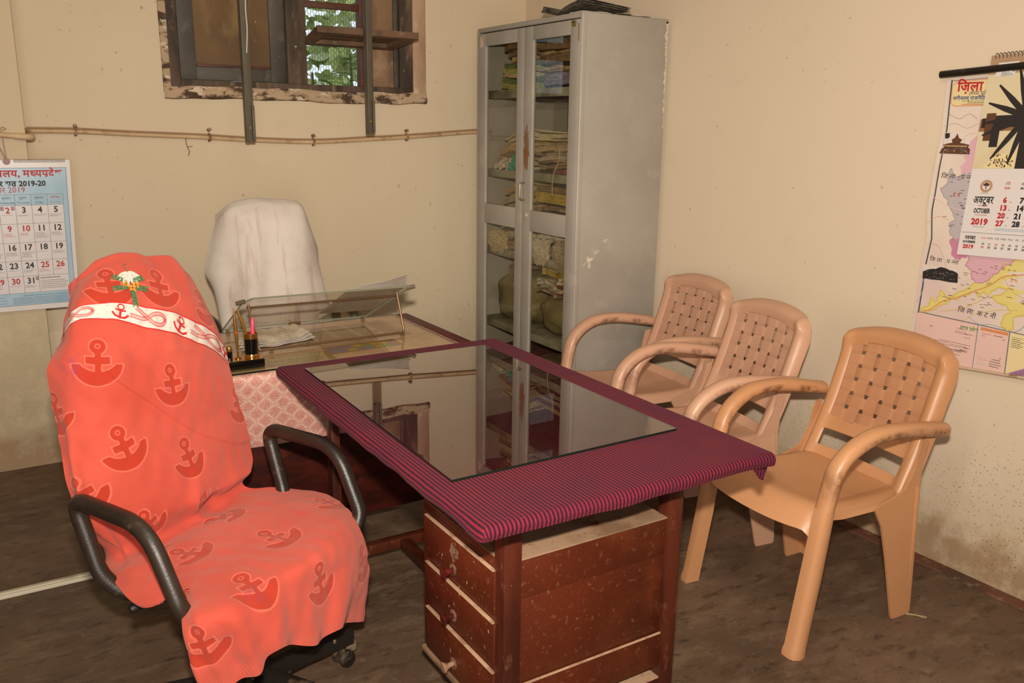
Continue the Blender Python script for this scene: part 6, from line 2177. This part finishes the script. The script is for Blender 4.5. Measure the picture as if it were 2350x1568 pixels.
# the lower panels: inset, legend, tables
mb.poly([(1.782, 0.884), (1.565, 0.881), (1.560, 0.737), (1.785, 0.722)], m1, K['salmon'])
mb.poly([(1.556, 0.881), (1.458, 0.880), (1.452, 0.745), (1.552, 0.738)], m1, K['salmon'])
mb.poly([(1.452, 0.880), (1.02, 0.876), (1.02, 0.778), (1.446, 0.745)], m1, K['cream'])
mb.poly([(1.446, 0.745), (1.350, 0.80), (1.02, 0.80), (1.02, 0.776)], m2, K['violet'])
ribbon([(1.562, 0.883), (1.557, 0.738)], 0.002, m3, K['grey'])
ribbon([(1.455, 0.882), (1.449, 0.744)], 0.003, m3, K['grey'])
st = ragged([(1.725, 0.855), (1.70, 0.875), (1.672, 0.872), (1.665, 0.850), (1.680, 0.828), (1.655, 0.835), (1.635, 0.846), (1.61, 0.830), (1.585, 0.825), (1.572, 0.810), (1.60, 0.795), (1.63, 0.790), (1.66, 0.772), (1.69, 0.785), (1.70, 0.805), (1.705, 0.825)], 0.004, rs, 3)
mb.poly(st, m2, K['yellow'])
mb.poly(ragged([(1.640, 0.835), (1.618, 0.833), (1.616, 0.810), (1.638, 0.808)], 0.003, rs, 3), m3, K['rose'])
bar(mb, m2, 1.552, 0.868, 1.459, 0.878, K['orange'])
bar(mb, m2, 1.625, 0.852, 1.567, 0.874, K['cream'])
part('map_panels', mb, ALLINK, dm, 0, fix=False)


def flipy(fn):
    """lettering on the right wall reads towards smaller y"""
    return lambda a, b: fn(-a, b)


mb = MB()
T1, T2, T3 = flipy(m2), flipy(m3), flipy(m4)
mb.text('ज़िला सतना', T2, -1.742, 1.632, 0.042, K['red'], 'LEFT', 0.0012)
mb.text('(मध्य प्रदेश)', T2, -1.700, 1.619, 0.017, K['black'])
mb.text('नवीनतम् राजनैतिक एवं', T2, -1.752, 1.604, 0.0165, K['blue'], 'LEFT', 0.0004)
micro(mb, T2, -1.72, -1.63, [1.599], K['green'], rs, 0.002)
micro(mb, T2, -1.70, -1.63, [1.594], K['brown'], rs, 0.002)
micro(mb, T2, -1.72, -1.63, [1.589], K['red'], rs, 0.0018)
mb.text('जि ला   प न्ना', T2, -1.752, 1.352, 0.022, K['black'], shear=0.15)
mb.text('जि ला   प न्ना', T2, -1.758, 1.072, 0.020, K['black'], shear=0.15)
mb.text('जि ला  क ट नी', T3, -1.640, 0.914, 0.024, K['black'], shear=0.15)
mb.text('मध्य प्रदेश', T3, -1.622, 0.859, 0.016, K['green'], 'LEFT', 0.0006)
mb.text('दे व', T3, -1.70, 1.295, 0.018, K['red'])
mb.text('रै ग', T3, -1.475, 1.04, 0.018, K['orange'])
for k in range(150):
    y, z = rs.uniform(1.08, 1.70), rs.uniform(0.93, 1.10)
    if abs((z - 0.90) - (1.76 - y) * 0.58) < 0.075 or (1.10 < y < 1.52 and z > 0.975):
        micro(mb, T3, -y, -y + rs.uniform(0.008, 0.018), [z], K['brown'], rs, 0.0018, 0.9)
for k in range(26):
    y, z = rs.uniform(1.64, 1.73), rs.uniform(1.17, 1.36)
    micro(mb, T3, -y, -y + 0.012, [z], K['charcoal'], rs, 0.0016, 0.9)
for k in range(30):
    micro(mb, T3, -rs.uniform(1.59, 1.75), -1.575, [rs.uniform(0.75, 0.87)], K['brown'], rs, 0.0014, 0.04)
for k in range(14):
    z = 0.858 - k * 0.0078
    bar(mb, T2, -1.545, z, -1.515, z + 0.0012, K[('red', 'charcoal', 'grey', 'orange', 'orange', 'salmon', 'waterblue')[k % 7]])
    micro(mb, T2, -1.505, -1.465, [z], K['charcoal'], rs, 0.002, 0.6)
for c in range(6):
    for k in range(14):
        z = 0.866 - k * 0.0062
        if z > 0.83 - 0.05 * (c - 1) * 0 and z > 0.745 + 0.055 * max(0, c * 0.06 / 0.10):
            micro(mb, T2, -1.445 + c * 0.055, -1.405 + c * 0.055, [z], K['green' if k == 0 else 'charcoal'], rs, 0.0018, 0.5)
for k in range(9):
    micro(mb, T3, -1.43 + k * 0.012, -1.05, [0.752 + k * 0.0055], K['brown'], rs, 0.0018, 0.9)
part('lettering', mb, ALLINK, dm, 0, fix=False)
# two small photographs printed on the map
ph = MB()
bar(ph, m2, 1.762, 1.430, 1.672, 1.500, K['pale'])
ph.poly([(1.772, 1.432), (1.668, 1.432), (1.668, 1.448), (1.676, 1.455), (1.672, 1.462), (1.690, 1.466), (1.706, 1.468), (1.700, 1.478), (1.712, 1.484), (1.719, 1.498), (1.726, 1.484), (1.736, 1.478), (1.732, 1.468), (1.750, 1.465), (1.764, 1.460), (1.758, 1.454), (1.766, 1.448)], m3, K['brown'])
bar(ph, m4, 1.758, 1.4555, 1.680, 1.4595, K['tan'])
ph.poly([(1.762, 1.498), (1.746, 1.499), (1.744, 1.486), (1.752, 1.480), (1.760, 1.482)], m3, K['charcoal'])
for k in range(40):
    y, z = rs.uniform(1.675, 1.76), rs.uniform(1.434, 1.454)
    bar(ph, m4, y, z, y - 0.004, z + 0.004, K[rs.choice(['charcoal', 'brown', 'tan', 'grey'])])
part('temple_picture', ph, ALLINK, dm, 0, fix=False)
ph = MB()
bar(ph, m2, 1.779, 1.008, 1.651, 1.057, K['pale'])
ph.poly(ragged([(1.779, 1.008), (1.651, 1.010), (1.652, 1.042), (1.668, 1.048), (1.690, 1.052), (1.712, 1.056), (1.735, 1.046), (1.760, 1.040), (1.778, 1.032)], 0.0015, rs, 4), m3, K['charcoal'])
for k in range(46):
    y, z = rs.uniform(1.66, 1.772), rs.uniform(1.011, 1.040)
    bar(ph, m4, y, z, y - 0.006, z + 0.0022, K[rs.choice(['grey', 'grey', 'charcoal'])])
part('hill_picture', ph, ALLINK, dm, 0, fix=False)

# --- spiral calendar hanging over the map: plane x = 2.775
rc = thing('wall_calendar', 'spiral calendar with a spinning wheel picture hanging over the district map', 'calendar', (2.775, 1.42, 1.10))
nzr = noise2(random.Random(81), 5, 0.3, 1.0)


def cr_(y, z, h=0.0):
    b = 0.018 + 0.012 * ((1.74 - z) / 0.63) + 0.0015 * float(nzr(y, z))
    return (XR - b - h, y + 0.020 * (1.74 - z) / 0.63 - 0.010, z)


c1 = flipy(lambda y, z: cr_(y, z, 0.0008))
c2 = flipy(lambda y, z: cr_(y, z, 0.0013))
c3 = flipy(lambda y, z: cr_(y, z, 0.0018))
c4 = flipy(lambda y, z: cr_(y, z, 0.0023))
YA, YC = 1.646, 1.20
part('sheet', MB().slab([[cr_(y, z + (YA - y) * 0.045) for z in np.linspace(1.736, 1.108, 20)] for y in np.linspace(YC, YA, 16)], 0.0015, nrm=(-1, 0, 0)), M_GLOSSP, rc, 60)
tz = lambda x, z: z + (YA + x) * 0.045     # the sheet hangs a touch askew
g1, g2, g3, g4 = (lambda x, z, f=f: f(x, tz(x, z)) for f in (c1, c2, c3, c4))
# picture: a spinning wheel in a sunlit room
pic = MB()
ground = [(-1.646, 1.736), (-1.20, 1.736), (-1.20, 1.388), (-1.646, 1.388)]
n_ = 18
for i in range(n_):
    za, zb2 = 1.736 - 0.348 * i / n_, 1.736 - 0.348 * (i + 1) / n_
    mi = 0 if i < 3 else (1 if i < 10 else (2 if i < 12 else 1))
    pic.grid([[g1(x, za), g1(x, zb2)] for x in np.linspace(-1.646, -1.20, 8)], mi)
part('picture', pic, [mat('picture_tan', '#a8886c', 0.3), mat('picture_cream', '#d3c3a0', 0.3, layers=[('#c4a878', 3, 0.45, 0.62)]), mat('picture_brown', '#8a6748', 0.3)], rc, 0, fix=False)
pic = MB()
bar(pic, g2, -1.628, 1.475, -1.598, 1.560, 1)
bar(pic, g2, -1.640, 1.515, -1.50, 1.545, 0)
bar(pic, g2, -1.605, 1.455, -1.578, 1.545, 0)
bar(pic, g2, -1.60, 1.540, -1.50, 1.552, 0)
bar(pic, g2, -1.510, 1.388, -1.478, 1.60, 0)
hub = (-1.500, 1.545)
pic.poly([(hub[0] + 0.036 * math.cos(a) * (1 + .2 * (k % 2)), hub[1] + 0.042 * math.sin(a) * (1 + .2 * (k % 2))) for k, a in enumerate(np.linspace(0, 6.283, 17)[:-1])], g3, 0)
for (tx, tz_) in ((-1.478, 1.715), (-1.490, 1.708), (-1.548, 1.690), (-1.603, 1.645), (-1.628, 1.592), (-1.634, 1.530), (-1.632, 1.492), (-1.592, 1.418), (-1.535, 1.402), (-1.44, 1.43), (-1.40, 1.50), (-1.39, 1.58), (-1.40, 1.65), (-1.43, 1.70)):
    d = np.array([tx - hub[0], tz_ - hub[1]])
    d = d / np.linalg.norm(d)
    n = np.array([-d[1], d[0]])
    a_ = np.array(hub)
    e = np.array([tx, tz_])
    pic.poly([tuple(a_ + n * 0.010), tuple(a_ - n * 0.010), tuple(a_ + d * np.linalg.norm(e - a_) * .55 - n * 0.0085), tuple(e - n * 0.0026), tuple(e + n * 0.0026), tuple(a_ + d * np.linalg.norm(e - a_) * .55 + n * 0.0085)], g4, 0)
ribbon([(-1.622, 1.652), (-1.548, 1.690), (-1.478, 1.715)], 0.0012, g3, 2)
ribbon([(-1.634, 1.492), (-1.618, 1.430), (-1.592, 1.418), (-1.535, 1.402)], 0.0014, g3, 2)
rs = random.Random(91)
pic.poly([(-1.610, 1.389), (-1.58, 1.432), (-1.515, 1.437), (-1.515, 1.389)], g2, 3)
for k in range(60):
    x, z = rs.uniform(-1.60, -1.52), rs.uniform(1.391, 1.43)
    if x > -1.61 + (z - 1.389) * 0.7:
        bar(pic, g3, x, z, x + rs.uniform(.002, .006), z + rs.uniform(.002, .005), rs.choice([0, 1, 1]))
part('spinning_wheel_print', pic, [INK['charcoal'], INK['brown'], INK['tan'], INK['cream']], rc, 0, fix=False)
# little white anniversary card printed in the corner: 15 and a wheel
mb = MB()
mb.poly([(-1.618, 1.712), (-1.555, 1.712), (-1.565, 1.668), (-1.624, 1.672)], g4, K['paper'])
h5 = flipy(lambda y, z: cr_(y, z, 0.0030))
g5 = lambda x, z: h5(x, tz(x, z))
mb.text('15', g5, -1.603, 1.685, 0.028, K['grey'], 'LEFT', -0.0004)
ribbon([(-1.567 + 0.0105 * math.cos(a), 1.694 + 0.0105 * math.sin(a)) for a in np.linspace(0, 6.283, 22)], 0.0014, g5, K['charcoal'])
for a in np.linspace(0, math.pi, 5)[:-1]:
    ribbon([(-1.567 - 0.010 * math.cos(a), 1.694 - 0.010 * math.sin(a)), (-1.567 + 0.010 * math.cos(a), 1.694 + 0.010 * math.sin(a))], 0.0014, g5, K['charcoal'])
mb.text('YEARS OF', g5, -1.605, 1.680, 0.0055, K['black'])
mb.text('CELEBRATING', g5, -1.605, 1.6755, 0.0055, K['black'])
mb.text('THE MAHATMA', g5, -1.605, 1.6710, 0.0055, K['black'])
# emblem: a round seal with a tree
ribbon([(-1.588 + 0.0165 * math.cos(a), 1.333 + 0.0165 * math.sin(a)) for a in np.linspace(0, 6.283, 26)], 0.0045, g2, K['tan'])
for a in np.linspace(0, 6.283, 25)[:-1]:
    mb.poly([(-1.588 + r * math.cos(a + da), 1.333 + r * math.sin(a + da)) for r, da in ((0.0185, -.10), (0.0215, 0), (0.0185, .10))], g2, K['tan'])
ribbon([(-1.588 + 0.0135 * math.cos(a), 1.333 + 0.0135 * math.sin(a)) for a in np.linspace(0, 6.283, 22)], 0.0010, g3, K['red'])
for cx, cz, r in ((-1.593, 1.337, 0.0055), (-1.583, 1.337, 0.0055), (-1.588, 1.340, 0.006)):
    mb.poly([(cx + r * math.cos(a), cz + r * 0.7 * math.sin(a)) for a in np.linspace(0, 6.283, 11)[:-1]], g3, K['brown'])
bar(mb, g3, -1.5895, 1.323, -1.5865, 1.337, K['brown'])
micro(mb, g2, -1.603, -1.575, [1.310], K['palegrey'], rs, 0.0018, 0.95)
mb.text('अक्टूबर', g2, -1.622, 1.278, 0.0335, K['black'], 'LEFT', 0.0006, width=0.066)
micro(mb, g2, -1.603, -1.572, [1.270], K['red'], rs, 0.002, 0.95)
mb.text('OCTOBER', g2, -1.615, 1.2475, 0.0205, K['black'], 'LEFT', 0.0008, width=0.054)
mb.text('Asvina-Kartika', g2, -1.609, 1.239, 0.0068, K['red'])
mb.text('2019', g2, -1.617, 1.210, 0.0270, K['red'], 'LEFT', 0.0012, width=0.055)
micro(mb, g2, -1.608, -1.572, [1.202], K['palegrey'], rs, 0.002, 0.9)
CXS = [-1.520 + k * 0.052 for k in range(7)]
for k, (h_, e_) in enumerate((('रवि', 'SUN'), ('सोम', 'MON'), ('मंगल', 'TUE'), ('बुध', 'WED'), ('गुरु', 'THU'), ('शुक्र', 'FRI'), ('शनि', 'SAT'))):
    mb.text(h_, g2, CXS[k], 1.337, 0.0125, K['red'] if k == 0 else K['black'], 'CENTER')
    mb.text(e_, g2, CXS[k], 1.325, 0.0090, K['red'] if k == 0 else K['black'], 'CENTER', 0.0003)
    for r in range(4):
        d = 6 + k + 7 * r
        if d <= 31:
            mb.text(str(d), g2, CXS[k] - 0.0015 * r, 1.2825 - 0.0245 * r, 0.0235, K['red'] if k == 0 or d in (8, 27, 28) and k == 0 else K['black'], 'CENTER', 0.0011)
            micro(mb, g2, CXS[k] + 0.016, CXS[k] + 0.021, [1.283 - 0.0245 * r], K['palegrey'], rs, 0.003, 1)
micro(mb, g2, -1.535, -1.22, [1.199, 1.194], K['waterblue'], rs, 0.002, 0.95)
ribbon([(-1.642, 1.183), (-1.20, 1.183)], 0.0012, g2, K['grey'])
mb.text('नवम्बर', g2, -1.628, 1.160, 0.0185, K['black'], 'LEFT', 0.0004, width=0.036)
mb.text('NOVEMBER', g2, -1.633, 1.149, 0.0105, K['black'], 'LEFT', 0.0004, width=0.043)
mb.text('2019', g2, -1.630, 1.131, 0.0180, K['red'], 'LEFT', 0.0008, width=0.036)
NXS = [-1.566 + k * 0.0215 for k in range(14)]
for k, e_ in enumerate(('SUN', 'MON', 'TUE', 'WED', 'THU', 'FRI', 'SAT')):
    mb.text(e_, g2, NXS[k], 1.165, 0.0082, K['red'] if k == 0 else K['charcoal'], 'CENTER')
    mb.text(str(10 + k), g2, NXS[k] + .001, 1.146, 0.0088, K['red'] if k in (2, ) else K['charcoal'], 'CENTER', 0.0003)
    mb.text(str(24 + k), g2, NXS[k] + .001, 1.1355, 0.0088, K['red'] if k == 0 else K['charcoal'], 'CENTER', 0.0003)
part('lettering', mb, ALLINK, rc, 0, fix=False)
mb = MB()
for k in range(26):
    x = -1.632 + k * 0.0118
    ctr = [g2(x + 0.003 * q, 1.732 + 0.010 * math.sin(a)) for q, a in ((0, -0.6), (0.3, 0.4), (0.7, 1.2), (1.2, 1.5))]
    ctr = [(p[0] - 0.006 * math.sin(i * 1.0), p[1], p[2]) for i, p in enumerate(ctr)]
    mb.tube(ctr + [(XR - 0.012, ctr[-1][1], ctr[-1][2] - 0.004)], 0.0011, 5)
part('spiral_binding', mb, M_WIRE, rc, 0)
